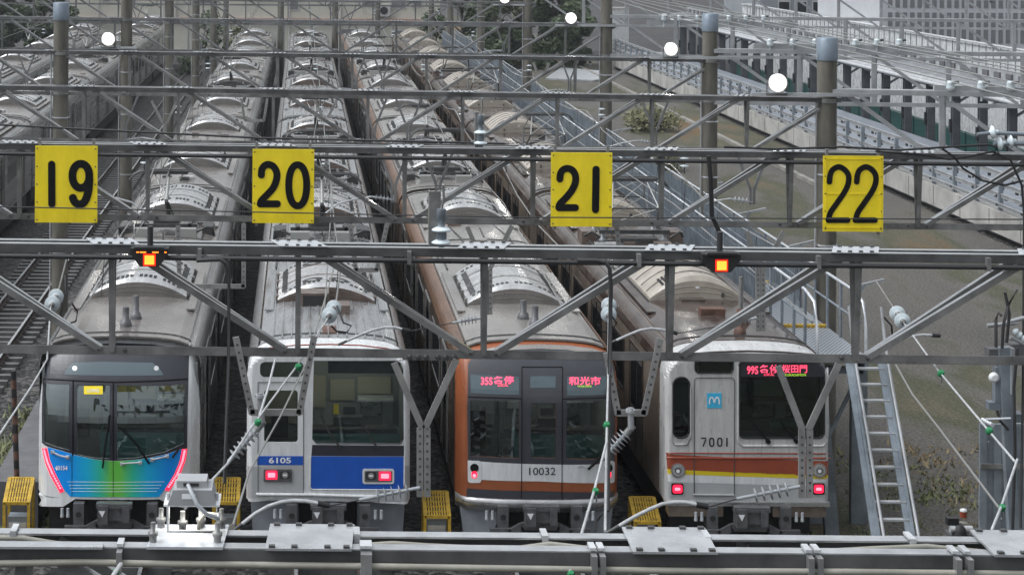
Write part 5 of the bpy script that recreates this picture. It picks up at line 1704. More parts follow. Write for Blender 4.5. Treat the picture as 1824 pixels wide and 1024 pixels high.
# beige building behind the trains
root, wl_, w = building('beige_building', -20, 12.0, 166, 178, 12, M['beige'], 'long beige building with pinkish ledge and small windows behind the trains')
mb = MB(); mb.box(-w, w, -.35, 0, 2.8, 3.05, M['pinkledge']); mb.build('ledge', root)
for x, z, ww, hh in ((-8.5, 1.2, .9, .9), (-10.6, 4.0, .6, .8), (-4.4, 4.3, 1.4, .8), (1.2, 4.6, 1.2, 1.0), (3.4, 3.8, .7, .7), (10.0, 4.2, 1.5, .8), (12.4, 4.0, 1.2, .9), (14.0, 4.2, .8, .7), (-12.8, 4.4, .6, .7), (8.6, 1.3, 2.2, .8), (12.5, 1.2, 1.2, .8)):
    mb = MB(); mb.box(x - ww/2 - .1, x + ww/2 + .1, -.06, .01, z - .1, z + hh + .1, M['offwhite']); f_ = mb.build('window', root)
    mb = MB(); mb.box(x - ww/2, x + ww/2, -.08, -.06, z, z + hh, M['louvre']); mb.build('pane', f_)
mb = MB(); mb.box(10.6, 11.7, -.5, -.03, 3.25, 4.2, M['offwhite']); mb.lathe((11.15, -.51, 3.75), (0, -1, 0), [(0, .34), (.02, .34)], M['under'], 16); mb.build('air_conditioner', root)
mb = MB(); mb.box(-9.4, -6.8, -.22, -.02, 3.05, 5.2, M['beige']); mb.build('chimney_breast', root)
for x in (-13.5, -5.8, 3.0, 7.4):
    mb = MB(); mb.tube([(x, -.08, 0.1), (x, -.08, 9)], .06, M['offwhite'], 6); mb.build('downpipe', root)

# white sheet on the far lot, striped bollards
mb = MB(); pts = [(17.6, 138), (20.2, 149), (22.6, 146), (22.8, 139), (20.8, 136.5)]
mb.add([(x, y, .02) for x, y in pts] + [(x, y, .14) for x, y in pts], [(4, 3, 2, 1, 0), (5, 6, 7, 8, 9)] + [(i, (i + 1) % 5, (i + 1) % 5 + 5, i + 5) for i in range(5)], M['steel_light'])
tag(mb.build('covered_slab'), 'white covered slab lying on the far end of the gravel lot', 'slab')
for k in range(9):
    mb = MB(); mb.lathe((19.4 + .46 * k, 166 - k * 1.6, 0), (0, 0, 1), [(0, .10), (.55, .10), (.6, .05)], M['white'], 8)
    mb.lathe((19.4 + .46 * k, 166 - k * 1.6, .2), (0, 0, 1), [(0, .105), (.14, .105)], M['black'], 8)
    tag(mb.build('bollard'), 'small black and white bollard in the row before the dark trees', 'bollard', 'striped bollards')

# ------------------------------------------------------------------ trees, bushes, weeds
M['leaf'] = mat('dark_leaves', (0.030, 0.052, 0.022), 0.55, col2=(0.065, 0.095, 0.035), scale=0.9, lo=.3, hi=.7)
M['leaf2'] = mat('olive_leaves', (0.06, 0.075, 0.025), 0.55, col2=(0.10, 0.115, 0.04), scale=0.9, lo=.3, hi=.7)
M['leaf3'] = mat('yellow_green_leaves', (0.085, 0.09, 0.035), 0.6, col2=(0.13, 0.12, 0.05), scale=1.2, lo=.3, hi=.7)
M['bark'] = mat('bark', (0.06, 0.05, 0.04), 0.9, var=.3, scale=5)
M['grass_dry'] = mat('dry_grass', (0.27, 0.20, 0.11), 0.8, col2=(0.20, 0.165, 0.09), scale=.7)
M['grass_green'] = mat('green_grass', (0.13, 0.16, 0.06), 0.7, col2=(0.18, 0.18, 0.085), scale=.7)
def tree(x, y, hgt, rad, n, m, label, size=.34, base=.15):
    rnd = random.Random(int(x * 37 + y * 11))
    root = tag(empty('tree', (x, y, 0)), label, 'tree', 'trees beyond the yard')
    mb = MB(); mb.tube([(0, 0, 0), (.1, 0, hgt * .3), (-.05, .1, hgt * .7)], [.22, .16, .05], M['bark'], 8)
    for k in range(7):
        a = rnd.random() * 6.28; z = hgt * (.25 + .06 * k)
        mb.tube([(0, 0, z), (math.cos(a) * rad * .7, math.sin(a) * rad * .7, z + hgt * .16)], [.07, .02], M['bark'], 5)
    mb.build('trunk', root)
    clumps = []
    for k in range(26):
        a = rnd.random() * 6.28; t = rnd.random(); z = hgt * (base + (1 - base) * t)
        rr = rad * (math.sin(math.pi * min(1, .18 + t * .8)) ** .6) * rnd.random() ** .5
        clumps.append((math.cos(a) * rr, math.sin(a) * rr, z, rad * rnd.uniform(.22, .42)))
    vs, fs = [], []
    for k in range(n):
        c = rnd.choice(clumps)
        d = Vector((rnd.gauss(0, 1), rnd.gauss(0, 1), rnd.gauss(0, .8))).normalized() * c[3] * rnd.uniform(.55, 1.1)
        p = Vector(c[:3]) + d
        if p.z < .05: continue
        u = Vector((rnd.gauss(0, 1), rnd.gauss(0, 1), rnd.gauss(0, .6))).normalized()
        v = u.orthogonal().normalized(); s_ = size * rnd.uniform(.5, 1.1)
        b = len(vs)
        vs += [p - u * s_ * .5, p + v * s_ * .28, p + u * s_ * .5, p - v * s_ * .28]
        fs.append((b, b + 1, b + 2, b + 3))
    mb = MB(); mb.add(vs, fs, m); mb.build('crown', root, fixn=False)
for x, y, h_, r_, m_, lab in ((12.7, 152, 8.5, 2.3, 'leaf', 'dark green tree at the left end of the clump beyond the walkway'), (15.0, 149, 9.5, 2.5, 'leaf', 'tall dark green tree just left of the thin rear right column'),
                              (17.6, 153, 9.0, 2.4, 'leaf2', 'lighter olive tree between the dark green ones'), (19.7, 150, 7.4, 2.2, 'leaf', 'dark green tree just under the second floodlight'), (21.9, 154, 4.6, 1.6, 'leaf', 'low dark green tree at the right end of the clump'),
                              (24.6, 170, 6.2, 1.6, 'leaf', 'small dark tree beside the pale pier'),
                              (-22.6, 168, 8.0, 2.2, 'leaf', 'dark green tree at the upper left corner'), (-25.6, 164, 7.5, 2.4, 'leaf', 'dark tree at the left edge of the view'), (-19.6, 163, 4.2, 1.2, 'leaf', 'short dark tree beside the left capped column')):
    tree(x, y, h_, r_, 7500, M[m_], lab, .46, .04)
tree(19.0, 103, 1.0, 1.8, 1500, M['leaf3'], 'yellow green bush on the lot between the two right columns', .26, .02)
tree(16.3, 86, .9, .9, 700, M['leaf3'], 'low yellow green bush beside the walkway, behind the third gantry', .22, .02)
tree(-6.9, 148, 4.2, 1.3, 2200, M['leaf'], 'bushy green shrub before the beige building, left of the blue nosed train', .3, .05)
tree(-8.3, 140, 1.5, .9, 900, M['leaf'], 'low round bush at the end of the empty track', .25, .1)
tree(-5.0, 150, 3.0, .8, 900, M['leaf2'], 'slim young tree behind the blue nosed train', .28, .1)

def weeds(name, region, n, m, hmax, seed, patches):
    rnd = random.Random(seed); vs, fs = [], []
    for k in range(n // 9):
        px_, py_, sp = rnd.choice(patches)
        cx = rnd.gauss(px_, sp[0]); cy = rnd.gauss(py_, sp[1]); rr = rnd.uniform(.05, .22); ht = hmax * rnd.uniform(.3, 1.3)
        for q in range(9):
            x = cx + rnd.gauss(0, rr); y = cy + rnd.gauss(0, rr * 1.3)
            if not (region[0] < x < region[1] and region[2] < y < region[3]): continue
            h_ = ht * rnd.uniform(.4, 1); a = rnd.random() * 6.28; w_ = .014 + .014 * rnd.random() + y * .00018
            dx, dy = math.cos(a) * w_, math.sin(a) * w_
            lx, ly = rnd.gauss(0, .6) * h_, rnd.gauss(0, .6) * h_
            b = len(vs)
            vs += [(x - dx, y - dy, 0), (x + dx, y + dy, 0), (x + lx, y + ly, h_)]
            fs.append((b, b + 1, b + 2))
    mb = MB(); mb.add(vs, fs, m)
    tag(mb.build(name, fixn=False), kind='stuff')
pd = [(12.9, 34.6, (.9, .35)), (13.6, 37.5, (1.1, .4)), (12.6, 39.5, (.9, .5)), (13.4, 35.6, (.5, .5))]
weeds('dry_grass', (10.6, 24.2, 32, 165), 1100, M['grass_dry'], .14, 3, pd)
pg = [(12.4, 33.4, (.5, .3)), (13.8, 35.4, (.6, .35)), (10.3, 32.9, (.4, .5)), (9.0, 33.5, (.25, 1.0)), (10.9, 37, (.4, 3)), (12.2, 36.5, (.5, .6))]
weeds('green_grass', (8.95, 24.2, 31.5, 165), 2200, M['grass_green'], .12, 5, pg)
weeds('green_grass', (-7, -4.4, 33, 60), 1500, M['grass_green'], .3, 8, [(-5.0, 36, (.25, .8)), (-5.6, 40, (.4, 2))])

# ------------------------------------------------------------------ overhead wires
for i, (x, lab) in enumerate(zip(TRK, ('contact and messenger wires over the blue nosed train', 'contact and messenger wires over the blue panelled train', 'contact and messenger wires over the orange edged train', 'contact and messenger wires over the striped train'))):
    root = tag(empty('overhead_wire', (x, 28, 0)), lab, 'wire', 'overhead wires over the tracks')
    mb = MB(); mb.tube([(.15 * (1 if (k % 2) else -1), k * 12.0, 5.04) for k in range(11)], .011, M['copper'], 5); mb.build('contact_wire', root)
    pts = []
    for k in range(41):
        y = k * 3.0; t = (y % 12) / 12; pts.append((.1, y, 5.85 - .32 * 4 * t * (1 - t)))
    mb = MB(); mb.tube(pts, .012, M['copper'], 5); mb.build('messenger_wire', root)
    for k in range(40):
        y = 1.5 + k * 3.0; t = (y % 12) / 12
        mb = MB(); mb.tube([(.05, y, 5.05), (.1, y, 5.85 - .32 * 4 * t * (1 - t))], .006, M['dark_wire'], 4); mb.build('dropper', root)
for x, lab in ((-7.8, 'contact wire over the empty track'), (-11.4, 'contact wire over the far left windowed train'), (-15.3, 'contact wire over the leftmost train')):
    mb = MB(); mb.tube([(x, 45, 5.04), (x, 150, 5.04)], .011, M['copper'], 5); tag(mb.build('overhead_wire'), lab, 'wire', 'overhead wires over the tracks')

def wire(name, pts, r, m, label, cat='wire', group=None):
    """pts: traced pixel + distance"""
    mb = MB(); mb.tube([P(*p) for p in pts], r, m, 6)
    return tag(mb.build(name), label, cat, group)

def discs(p, q, label, r=.095, n=2):
    """string of disc insulators from p to q"""
    p, q = Vector(p), Vector(q); d = (q - p).normalized()
    root = tag(empty('insulator_string', p), label, 'insulator', 'pale disc insulators')
    L = (q - p).length
    for k in range(n):
        c = d * (L * (.25 + .5 * k / max(1, n - 1)))
        mb = MB(); mb.lathe(c, d, [(-.05, .025), (-.045, .03), (-.03, r * .6), (-.005, r), (.012, r), (.006, r * .8), (.02, r * .75), (.012, r * .5), (.03, r * .45), (.03, .022)], M['porcelain'], 20)
        o = mb.build('disc', root)
        mb = MB(); mb.lathe(c, d, [(.025, .034), (.075, .034), (.085, .02)], M['steel'], 10); mb.build('cap', o)
    mb = MB(); mb.tube([(0, 0, 0), d * L], .012, M['steel'], 6); mb.build('rod', root)
G_SP = 'span wires held by disc insulators'
for (a, b, lab, up, dn) in (
    ((103, 522, 23.6), (90, 548, 22.8), 'pair of pale discs at far left, over the sleepers', [(120, 455, 30), (103, 522, 23.6)], [(90, 548, 22.8), (84, 640, 19), (55, 690, 17.5), (0, 772, 15.5)]),
    ((598, 542, 23.6), (583, 568, 22.8), 'pair of pale discs over the blue panelled train roof', [(612, 440, 30), (598, 542, 23.6)], [(583, 568, 22.8), (530, 650, 19.2), (447, 762, 15.5), (405, 826, 14), (330, 905, 12.6)]),
    ((1085, 536, 23.6), (1084, 568, 22.8), 'pair of pale discs between the orange edged and striped trains', [(1090, 440, 30), (1085, 536, 23.6)], [(1084, 568, 22.8), (1083, 680, 18.5), (1080, 800, 15), (1078, 945, 12.4)]),
    ((1594, 552, 23.6), (1612, 578, 22.8), 'pair of pale discs beside the walkway ladder top', [(1560, 500, 28), (1594, 552, 23.6)], [(1612, 578, 22.8), (1673, 662, 19.2), (1762, 768, 15.6), (1808, 822, 14.3)])):
    discs(P(*a), P(*b), lab)
    wire('span_wire', up, .012, M['copper'], 'wire rising behind ' + lab.replace('pair of pale ', ''), 'wire', G_SP)
    wire('span_wire', dn, .010, M['white_pipe'], 'pale wire sloping down from ' + lab.replace('pair of pale ', ''), 'wire', G_SP)
def clamp(u, v, Y, label):
    mb = MB(); c = P(u, v, Y); s_ = Y / FPX
    mb.lathe(c + Vector((0, 0, -6 * s_)), (.25, -.5, 1), [(0, 4.5 * s_), (3 * s_, 6.2 * s_), (8 * s_, 6.2 * s_), (11 * s_, 4.5 * s_)], M['green'], 10)
    mb.tube([c + Vector((2 * s_, 0, -6 * s_)), c + Vector((4 * s_, 0, -18 * s_)), c + Vector((-2 * s_, 0, -26 * s_))], .006, M['grey_porcelain'], 5)
    tag(mb.build('wire_clamp'), label, 'clamp', 'green wire clamps')
for a in ((530, 652, 19.0, 'green clamp before the small top window of the 6105 train'), (458, 750, 15.5, 'green clamp left of the 6105 train door'), (1059, 873, 13.2, 'green clamp before the 10032 train bumper'),
          (1079, 755, 16.0, 'green clamp right of the 10032 train windscreen'), (1674, 663, 19.0, 'green clamp upper right over the gravel, below the bottom chord'), (1760, 765, 15.5, 'green clamp near the right mast over the gravel'),
          (1783, 902, 12.8, 'green clamp low at right, above the nearest gantry'), (206, 1016, 9.5, 'green clamp at the lower left picture edge'), (1015, 1020, 9.5, 'green clamp at the lower centre picture edge')):
    clamp(*a)
G_W = 'slanting wires in front of the trains'
wire('slanting_wire', [(606, 440, 26), (545, 648, 19), (500, 740, 16.5), (444, 840, 14), (415, 935, 12.5)], .009, M['copper'], 'long pale wire slanting across the front of the 6105 train', 'wire', G_W)
wire('slanting_wire', [(1081, 785, 15), (1058, 875, 13.2), (1036, 950, 11.5), (1012, 1030, 9.5)], .010, M['white_pipe'], 'pale rod slanting before the right side of the 10032 train', 'wire', G_W)
wire('slanting_wire', [(1596, 650, 19), (1625, 702, 17.8), (1672, 762, 16.5), (1780, 905, 13)], .010, M['copper'], 'pale wire slanting over the gravel right of the ladder', 'wire', G_W)
wire('slanting_wire', [(1812, 818, 14.2), (1786, 895, 12.9), (1766, 945, 12.2)], .010, M['white_pipe'], 'short pale rod at right beside the black mast cable', 'wire', G_W)
wire('slanting_wire', [(490, 640, 19), (478, 690, 18), (462, 740, 17)], .012, M['white_pipe'], 'short pale rod before the 6105 train door window', 'wire', G_W)
wire('slanting_wire', [(215, 1005, 9.6), (198, 1030, 9.3)], .013, M['white_pipe'], 'pale rod end at the lower left picture edge', 'wire', G_W)

def pulloff(pts, label, ins=None):
    root = tag(empty('pull_off_arm', P(*pts[0])), label, 'wire support', 'white bent pull off arms')
    b = root.location.copy()
    mb = MB(); q = [P(*p) - b for p in pts]
    sm = [Vector(q[0])] 
    for i in range(1, len(q)): sm += [q[i - 1].lerp(q[i], .5), q[i]]
    mb.tube(q, .020, M['white_pipe'], 8); mb.build('arm', root)
    mb = MB(); d = (q[-1] - q[-2]).normalized(); mb.tube([q[-1], q[-1] + d * .12], .030, M['rubber'], 8); mb.build('sleeve', root); mb = MB(); mb.tube([q[0], q[0] - (q[1] - q[0]).normalized() * .14], .02, M['bolt'], 6); mb.build('end_fitting', root)
    if ins:
        e = q[-1] + d * .12
        a, c = P(*ins[0]) - b, P(*ins[1]) - b
        mb = MB(); mb.tube([e, a], .008, M['dark_wire'], 5); mb.build('tie_wire', root)
        mb = MB(); mb.tube([a, c], .018, M['grey_porcelain'], 8)
        for k in range(5):
            t = .3 + k * .12; o_ = a.lerp(c, t)
            mb.lathe(o_, (c - a), [(-.006, .022), (0, .075), (.012, .03)], M['grey_porcelain'], 14)
        mb.build('ribbed_insulator', root)
pulloff([(432, 932, 19.2), (455, 914, 19.2), (478, 901, 19.2), (500, 894, 19.2), (522, 891, 19.2), (545, 892, 19.2), (566, 896, 19.2)], 'white bent arm under the 6105 train front', ((640, 890, 19.2), (748, 868, 19.2)))
pulloff([(1103, 936, 19.2), (1130, 920, 19.2), (1158, 906, 19.2), (1180, 897, 19.2), (1200, 894, 19.2), (1220, 894, 19.2), (1240, 898, 19.2)], 'white bent arm left of the 7001 train bumper', ((1312, 888, 19.2), (1425, 866, 19.2)))
pulloff([(618, 607, 27.9), (640, 597, 27.9), (663, 588, 27.9), (685, 583, 27.9), (704, 583, 27.9), (716, 586, 27.9)], 'white bent arm over the right of the blue panelled train roof', ((806, 575, 27.9), (858, 566, 27.9)))
pulloff([(1098, 606, 27.9), (1120, 596, 27.9), (1140, 588, 27.9), (1160, 585, 27.9), (1180, 587, 27.9), (1192, 590, 27.9)], 'white bent arm over the left edge of the striped train roof', ((1285, 580, 27.9), (1348, 566, 27.9)))
pulloff([(1578, 617, 27.9), (1600, 606, 27.9), (1622, 599, 27.9), (1645, 596, 27.9), (1660, 597, 27.9)], 'white bent arm right of the ladder top', None)
def ribbed(a, b, label, n=6, r=.07):
    root = tag(empty('ribbed_insulator', P(*a)), label, 'insulator', 'grey ribbed insulators')
    o = root.location.copy(); p, q = Vector((0, 0, 0)), P(*b) - o
    mb = MB(); mb.tube([p, q], .022, M['grey_porcelain'], 8)
    for k in range(n):
        c = p.lerp(q, .25 + .5 * k / (n - 1)); mb.lathe(c, q, [(-.006, .024), (0, r), (.012, .03)], M['grey_porcelain'], 14)
    mb.build('core', root)
    mb = MB(); mb.lathe(p, q, [(-.02, .035), (.1, .035)], M['steel'], 8); mb.build('end_fitting', root)
ribbed((468, 752, 19.25), (402, 828, 19.25), 'grey ribbed insulator slanting left of the 6105 train door')
ribbed((1126, 760, 19.25), (1076, 815, 19.25), 'grey ribbed insulator hanging right of the 10032 train', r=.08)
for (a, b, lab) in (((463, 700), (467, 752), 'hanger clamp under the left U bracket'), ((1123, 726), (1124, 764), 'hanger clamp under the right U bracket')):
    mb = MB(); mb.tube([P(a[0], a[1], 19.22), P(b[0], b[1], 19.22)], .03, M['steel_light'], 8); mb.lathe(P(a[0], a[1] + 6, 19.22), (0, 0, 1), [(-.01, .05), (.02, .05)], M['plate'], 8)
    tag(mb.build('hanger_clamp'), lab, 'clamp', 'clamps under the U brackets')

# black feeder cable with hook, between the orange edged and striped trains
wire('feeder_cable', [(1028, 464, 19.0), (1060, 464, 19.0), (1078, 467, 19.0), (1086, 478, 19.0), (1088, 510, 19.0), (1086, 640, 19.0), (1084, 760, 18.5), (1082, 910, 18.0)], .022, M['dark_wire'], 'dark vertical cable with a hooked top before the right edge of the 10032 train', 'cable', 'dark hanging cables')
wire('feeder_cable', [(1082, 905, 18), (1062, 928, 18), (1058, 960, 18)], .014, M['rubber'], 'dark cable tail curling under the 10032 train bumper', 'cable', 'dark hanging cables')
wire('feeder_cable', [(408, 462, 19.0), (407, 640, 19.0), (400, 860, 18.4)], .018, M['dark_wire'], 'dark vertical cable between the blue nosed and 6105 trains', 'cable', 'dark hanging cables')
wire('feeder_cable', [(350, 464, 19.0), (392, 462, 19.0), (402, 468, 19.0), (408, 482, 19.0)], .022, M['dark_wire'], 'dark hooked cable end under the second gantry at left', 'cable', 'dark hanging cables')
for pts, lab in (([(117, 490, 23), (117, 520, 22.8), (108, 560, 22.8), (118, 578, 22.8), (135, 572, 22.8), (138, 555, 22.8), (128, 540, 22.8)], 'dark loop of cable beside the far left discs'),
                 ([(600, 545, 23), (612, 575, 22.8), (626, 580, 22.8), (618, 592, 22.8), (600, 590, 22.8), (590, 580, 22.8)], 'dark loop of cable beside the discs over the 6105 train'),
                 ([(1088, 560, 22.8), (1098, 575, 22.8), (1090, 592, 22.8), (1072, 590, 22.8), (1066, 578, 22.8)], 'dark loop of cable beside the discs left of the striped train'),
                 ([(1575, 565, 22.8), (1588, 580, 22.8), (1590, 600, 22.8), (1578, 611, 22.8)], 'dark loop of cable beside the discs at the ladder top')):
    wire('cable_loop', pts, .012, M['rubber'], lab, 'cable', 'dark loops of cable')
# cables over the third gantry at right
for pts, lab in (([(1290, 262, 27.7), (1380, 266, 27.7), (1500, 262, 27.7), (1600, 268, 27.7), (1690, 262, 27.7), (1760, 258, 27.7), (1775, 262, 27.7), (1778, 272, 27.7), (1765, 278, 27.7)], 'black cable lying along the third gantry top at right'),
                 ([(1560, 270, 27.7), (1640, 275, 27.7), (1690, 284, 27.7), (1730, 278, 27.7), (1768, 270, 27.7), (1800, 285, 27.7), (1820, 330, 27.7), (1824, 380, 27.7), (1822, 700, 27.0), (1818, 940, 26.5)], 'black cable looping off the third gantry and down at the right edge'),
                 ([(1678, 265, 27.7), (1700, 280, 27.7), (1715, 300, 27.7), (1750, 322, 27.7), (1790, 330, 27.7), (1822, 322, 27.7)], 'black cable sagging under the third gantry at right'),
                 ([(1262, 278, 27.7), (1266, 320, 27.7), (1268, 385, 27.7), (1280, 410, 27.7), (1284, 425, 27.7)], 'thick black cable hanging before the middle right column')):
    wire('feeder_cable', pts, .017 if 'thick' not in lab else .035, M['rubber'], lab, 'cable', 'black cables on the third gantry')
wire('messenger_line', [(-10, 368, 27.6), (460, 378, 27.6), (900, 387, 27.6), (1830, 391, 27.6)], .010, M['dark_wire'], 'thin dark line crossing all four yellow plates', 'wire')
wire('messenger_line', [(-10, 222, 30), (460, 246, 30), (900, 256, 30)], .018, M['dark_wire'], 'dark line sagging above the yellow plates at left', 'wire')
# post insulators on the gantries
def post_ins(u, v0, v1, Y, label, mast=None):
    a, b = P(u, v1, Y), P(u, v0, Y)
    root = tag(empty('post_insulator', a), label, 'insulator', 'post insulators standing on the gantries')
    h_ = b.z - a.z
    mb = MB(); mb.lathe((0, 0, 0), (0, 0, 1), [(0, .035), (h_ * .2, .035), (h_ * .22, .055), (h_ * .5, .05), (h_ * .52, .035), (h_ * .7, .035), (h_ * .72, .055), (h_, .045)], M['steel_blue'], 12); mb.build('core', root)
    for t in (.12, .45):
        mb = MB(); mb.lathe((0, 0, h_ * t), (0, 0, 1), [(-.02, .05), (-.012, .09), (0, .10), (.012, .085), (.03, .05)], M['porcelain'], 20); mb.build('disc', root)
    if mast:
        p, q = P(mast[0], mast[2], Y + .15) - a, P(mast[1], mast[3], Y + .15) - a
        mb = MB(); mb.box(p.x, q.x, .10, .12, q.z, p.z, M['steel']); mb.box(p.x, p.x + .012, .12, .24, q.z, p.z, M['steel']); mb.box(q.x - .012, q.x, .12, .24, q.z, p.z, M['steel']); mb.build('mast', root)
    mb = MB(); mb.tube([(0, 0, h_), (.02, -.03, h_ + .1), (.01, -.08, h_ + .25)], .014, M['panto_light'], 6); mb.build('lead', root)
post_ins(786, 372, 440, 19.0, 'post insulator with two pale discs and a mast on the second gantry', (764, 784, 340, 437))
post_ins(856, 205, 262, 27.7, 'post insulator with pale discs on the third gantry', (846, 852, 200, 262))

# ------------------------------------------------------------------ insulator rows and feeder lines at upper right
for D, v, us in ((38, 150, (1693, 1748, 1800)), (48.5, 74, (1372, 1412, 1452, 1524, 1562, 1602)), (64, 31, (1182, 1210, 1242, 1298, 1328, 1360))):
    for k, u in enumerate(us):
        mb = MB(); c = P(u, v, D)
        mb.lathe(c - Vector((0, 0, .14)), (0, 0, 1), [(-.2, .02), (0, .03), (.02, .075), (.08, .09), (.14, .07), (.16, .085), (.2, .05)], M['porcelain'], 12)
        mb.tube([c + Vector((.05, 0, .02)), c + Vector((.16, -.02, .04))], .035, M['bolt'], 6)
        tag(mb.build('pin_insulator'), {38: 'white pin insulator on the fourth gantry side arm', 48.5: 'white pin insulator on the fifth gantry side arm', 64: 'white pin insulator on the sixth gantry side arm'}[D] + ', ' + ('first', 'second', 'third', 'fourth', 'fifth', 'sixth')[k] + ' from the left', 'insulator', 'white pin insulators')
    a, b = P(us[0] - 30, v + 8, D + .05), P(us[-1] + 60, v + 14, D + .05)
    mb = MB(); mb.bar(a, b, .14, .08, M['steel_light']); tag(mb.build('side_arm'), 'pale arm carrying white pin insulators at %s gantry' % {38: 'the fourth', 48.5: 'the fifth', 64: 'the sixth'}[D], 'arm', 'pale side arms')
for k in range(3):
    pts = [P((1693, 1748, 1800)[k], 146, 38), P((1372, 1412, 1452)[k], 70, 48.5), P((1182, 1210, 1242)[k], 28, 64), P((1080, 1098, 1112)[k], -4, 85)]
    d = (pts[0] - pts[1]); pts = [pts[0] + d * 1.6 + Vector((0, 0, -.1))] + pts
    mb = MB(); mb.tube(pts, .016, M['copper'], 5); tag(mb.build('feeder_line'), ('pale feeder line, left one of three on the white pin insulators', 'pale feeder line, middle one of three on the white pin insulators', 'pale feeder line, right one of three on the white pin insulators')[k], 'wire', 'feeder lines at upper right')
for k, (a, b) in enumerate((((1524, 74), (1298, 30)), ((1562, 76), (1328, 31)), ((1602, 78), (1360, 32)))):
    p, q = P(a[0], a[1], 48.5), P(b[0], b[1], 64); d = p - q
    mb = MB(); mb.tube([p + d * 1.3, p, q, q - d * 1.3], .016, M['copper'], 5); tag(mb.build('feeder_line'), ('outer feeder line beyond the middle right column, nearest the column', 'outer feeder line beyond the middle right column, middle of three', 'outer feeder line beyond the middle right column, farthest right')[k], 'wire', 'feeder lines at upper right')
# strain insulators at the right edge
root = tag(empty('insulator_string', P(1790, 252, 27.9)), 'large strain insulators lying sideways at the right picture edge', 'insulator', 'pale disc insulators')
b0 = root.location.copy()
for u, v in ((1768, 236), (1781, 256), (1800, 252)):
    mb = MB(); c = P(u, v, 27.9) - b0; mb.lathe(c, (1, 0, .1), [(-.05, .025), (-.03, .05), (-.008, .10), (.010, .098), (.018, .05), (.05, .035), (.08, .03)], M['porcelain'], 20); mb.build('disc', root)
mb = MB(); mb.tube([P(1740, 240, 27.9) - b0, P(1768, 237, 27.9) - b0, P(1835, 240, 27.9) - b0], .03, M['steel_blue'], 8); mb.build('rod', root)
mb = MB(); mb.tube([P(1770, 256, 27.9) - b0, P(1835, 256, 27.9) - b0], .035, M['steel_blue'], 8); mb.build('rod', root)

# ------------------------------------------------------------------ mast, sheets and ground signal at the right edge
Ym = 27.0
root = tag(empty('equipment_mast', P(1795, 985, 32.5)), 'grey steel mast with switch boxes and cables at the right edge', 'mast')
b0 = root.location.copy()
def q_(u, v, dy=0): return P(u, v, Ym + dy) - b0
def pbox(u0, v0, u1, v1, d, m, name):
    a, b = q_(u0, v0), q_(u1, v1); mb = MB(); mb.box(a.x, b.x, a.y, a.y + d, b.z, a.z, m); return mb.build(name, root)
mb = MB(); mb.bar(q_(1787, 618), q_(1806, 960), .15, .12, M['steel_blue']); mb.build('post', root)
mb = MB(); mb.bar(q_(1800, 618), q_(1800, 700), .05, .2, M['steel_light']); mb.build('flange', root)
pbox(1773, 655, 1787, 718, .12, M['steel_blue'], 'switch_box'); pbox(1762, 622, 1779, 640, .2, M['concrete_dark'], 'side_box'); pbox(1802, 614, 1826, 642, .2, M['concrete_dark'], 'side_box')
pbox(1762, 717, 1790, 730, .15, M['steel_blue'], 'shelf'); pbox(1798, 738, 1824, 752, .2, M['steel_blue'], 'shelf')
mb = MB(); mb.lathe(q_(1770, 672, -.02), (0, -1, 0), [(0, .075), (.03, .07), (.05, .04)], M['white'], 14); mb.build('dome_cap', root)
mb = MB(); mb.tube([q_(1750, 747, -.2), q_(1800, 745, -.2)], .02, M['plate'], 6); mb.tube([q_(1750, 747, -.2), q_(1768, 757, -.6)], .03, M['plate'], 6); mb.build('bracket', root)
for pts in ([(1785, 620), (1787, 580), (1795, 545), (1812, 515)], [(1793, 610), (1798, 560), (1790, 520)], [(1774, 618), (1774, 570), (1778, 556), (1784, 562)], [(1812, 620), (1806, 690), (1808, 800), (1803, 960)], [(1776, 730), (1782, 750), (1796, 765)]):
    mb = MB(); mb.tube([q_(u, v, -.15) for u, v in pts], .022, M['dark_wire'], 6); mb.build('cable', root)
mb = MB()
for a, b in (((1758, 580), (1812, 575)), ((1790, 575), (1824, 566)), ((1800, 600), (1824, 612))): mb.tube([q_(*a), q_(*b)], .03, M['steel_light'], 8)
mb.build('arm', root)
for k in range(3):
    mb = MB(); c = q_(1808 + k * 7, 590 + k * 6); mb.lathe(c, (.6, 0, -.4), [(-.03, .02), (0, .055), (.02, .05), (.04, .02)], M['porcelain'], 12); mb.build('insulator', root)
root = tag(empty('sheet_fence', P(1770, 960, 31.0)), 'weathered corrugated sheet fence behind the right mast', 'fence'); b0 = root.location.copy()
Ym = 30.5
a, b = q_(1746, 755), q_(1824, 955)
mb = MB()
for k in range(8):
    x0 = a.x + (b.x - a.x + .2) * k / 8; x1 = a.x + (b.x - a.x + .2) * (k + 1) / 8
    mb.box(x0, x1, a.y + (.04 if k % 2 else 0), a.y + .05 + (.04 if k % 2 else 0), b.z - .3, a.z, M['steel_blue'])
mb.build('sheet', root)
mb = MB(); mb.box(a.x, b.x + .2, a.y - .04, a.y - .005, a.z - .7, a.z - .62, M['steel']); mb.build('rail', root)
root = tag(empty('point_lamp', P(1712, 965, 31.2)), 'small ground signal with a red and white topped post and dark visor', 'signal'); b0 = root.location.copy(); Ym = 31.2
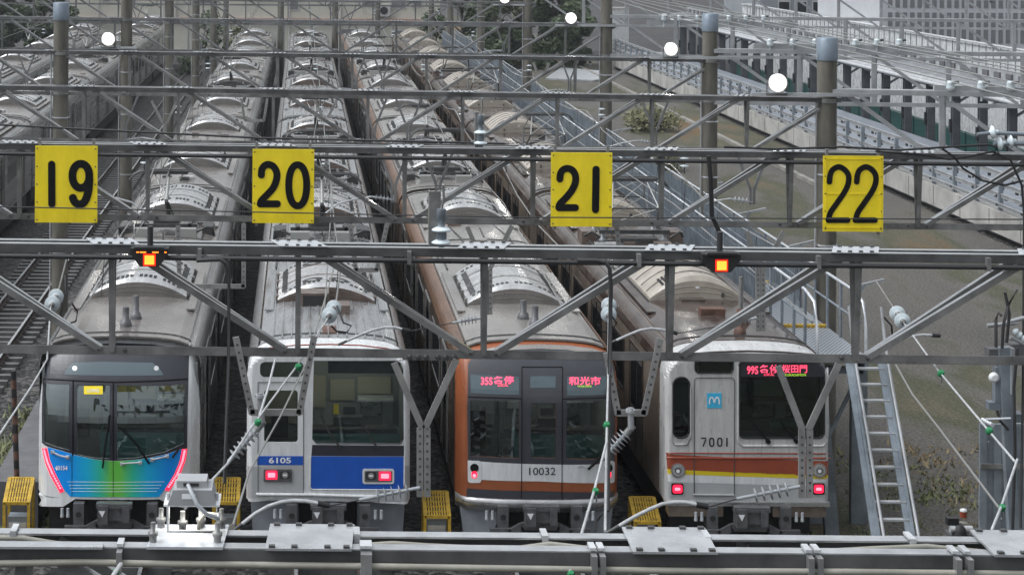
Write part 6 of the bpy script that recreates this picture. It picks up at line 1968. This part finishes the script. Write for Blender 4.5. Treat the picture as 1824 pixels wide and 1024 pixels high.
mb = MB(); c = q_(1716, 932); mb.lathe(c, (0, 0, 1), [(-.3, .07), (.02, .065)], M['beige_pipe'], 14); mb.build('post', root)
mb = MB(); mb.lathe(q_(1716, 918), (0, 0, 1), [(-.02, .055), (.07, .055)], M['brownred'], 14); mb.build('red_band', root)
mb = MB(); mb.lathe(q_(1716, 910), (0, 0, 1), [(-.0, .057), (.03, .055), (.04, .03)], M['white'], 14); mb.build('white_cap', root)
mb = MB(); a, b = q_(1688, 923, -.1), q_(1708, 935, -.1); mb.box(a.x, b.x, a.y, a.y + .12, b.z, a.z, M['rubber']); mb.build('visor', root)
mb = MB(); mb.lathe(q_(1709, 946, -.1), (0, 0, 1), [(-.08, .12), (0, .11), (.06, .10), (.11, .05)], M['grille'], 16); mb.build('dome', root)
mb = MB(); mb.tube([q_(1692, 942, -.1), q_(1732, 942, -.1)], .055, M['white_pipe'], 10); mb.build('cross_tube', root)
mb = MB(); a = q_(1712, 950); mb.box(a.x - .2, a.x + .2, -.1 + a.y, a.y + .2, a.z - .9, a.z - .0, M['concrete_dark']); mb.build('base', root)
# striped pole at the left
root = tag(empty('striped_pole', P(28, 900, 33.8)), 'short black and yellow striped pole beside the leftmost track', 'pole'); Ym = 34.0; b0 = root.location.copy()
mb = MB(); a, b = q_(30, 850), q_(24, 660)
for k in range(12):
    p, q = a.lerp(b, k / 12), a.lerp(b, (k + 1) / 12); mb.tube([p, q], .05, M['rubber'] if k % 2 else M['rust'], 10)
mb.build('shaft', root)

# ------------------------------------------------------------------ damp air
hz = bpy.data.materials.new('drizzle_air'); hz.use_nodes = True
hn = hz.node_tree.nodes; hn.clear()
ho = hn.new('ShaderNodeOutputMaterial'); hv = hn.new('ShaderNodeVolumePrincipled')
hv.inputs['Color'].default_value = (0.93, 0.96, 1.0, 1)
hv.inputs['Density'].default_value = 0.0004
hv.inputs['Anisotropy'].default_value = 0.55
hz.node_tree.links.new(hv.outputs['Volume'], ho.inputs['Volume'])
mb = MB(); mb.box(-320, 320, -70, 720, -1, 21, hz)
tag(mb.build('haze'), kind='stuff')
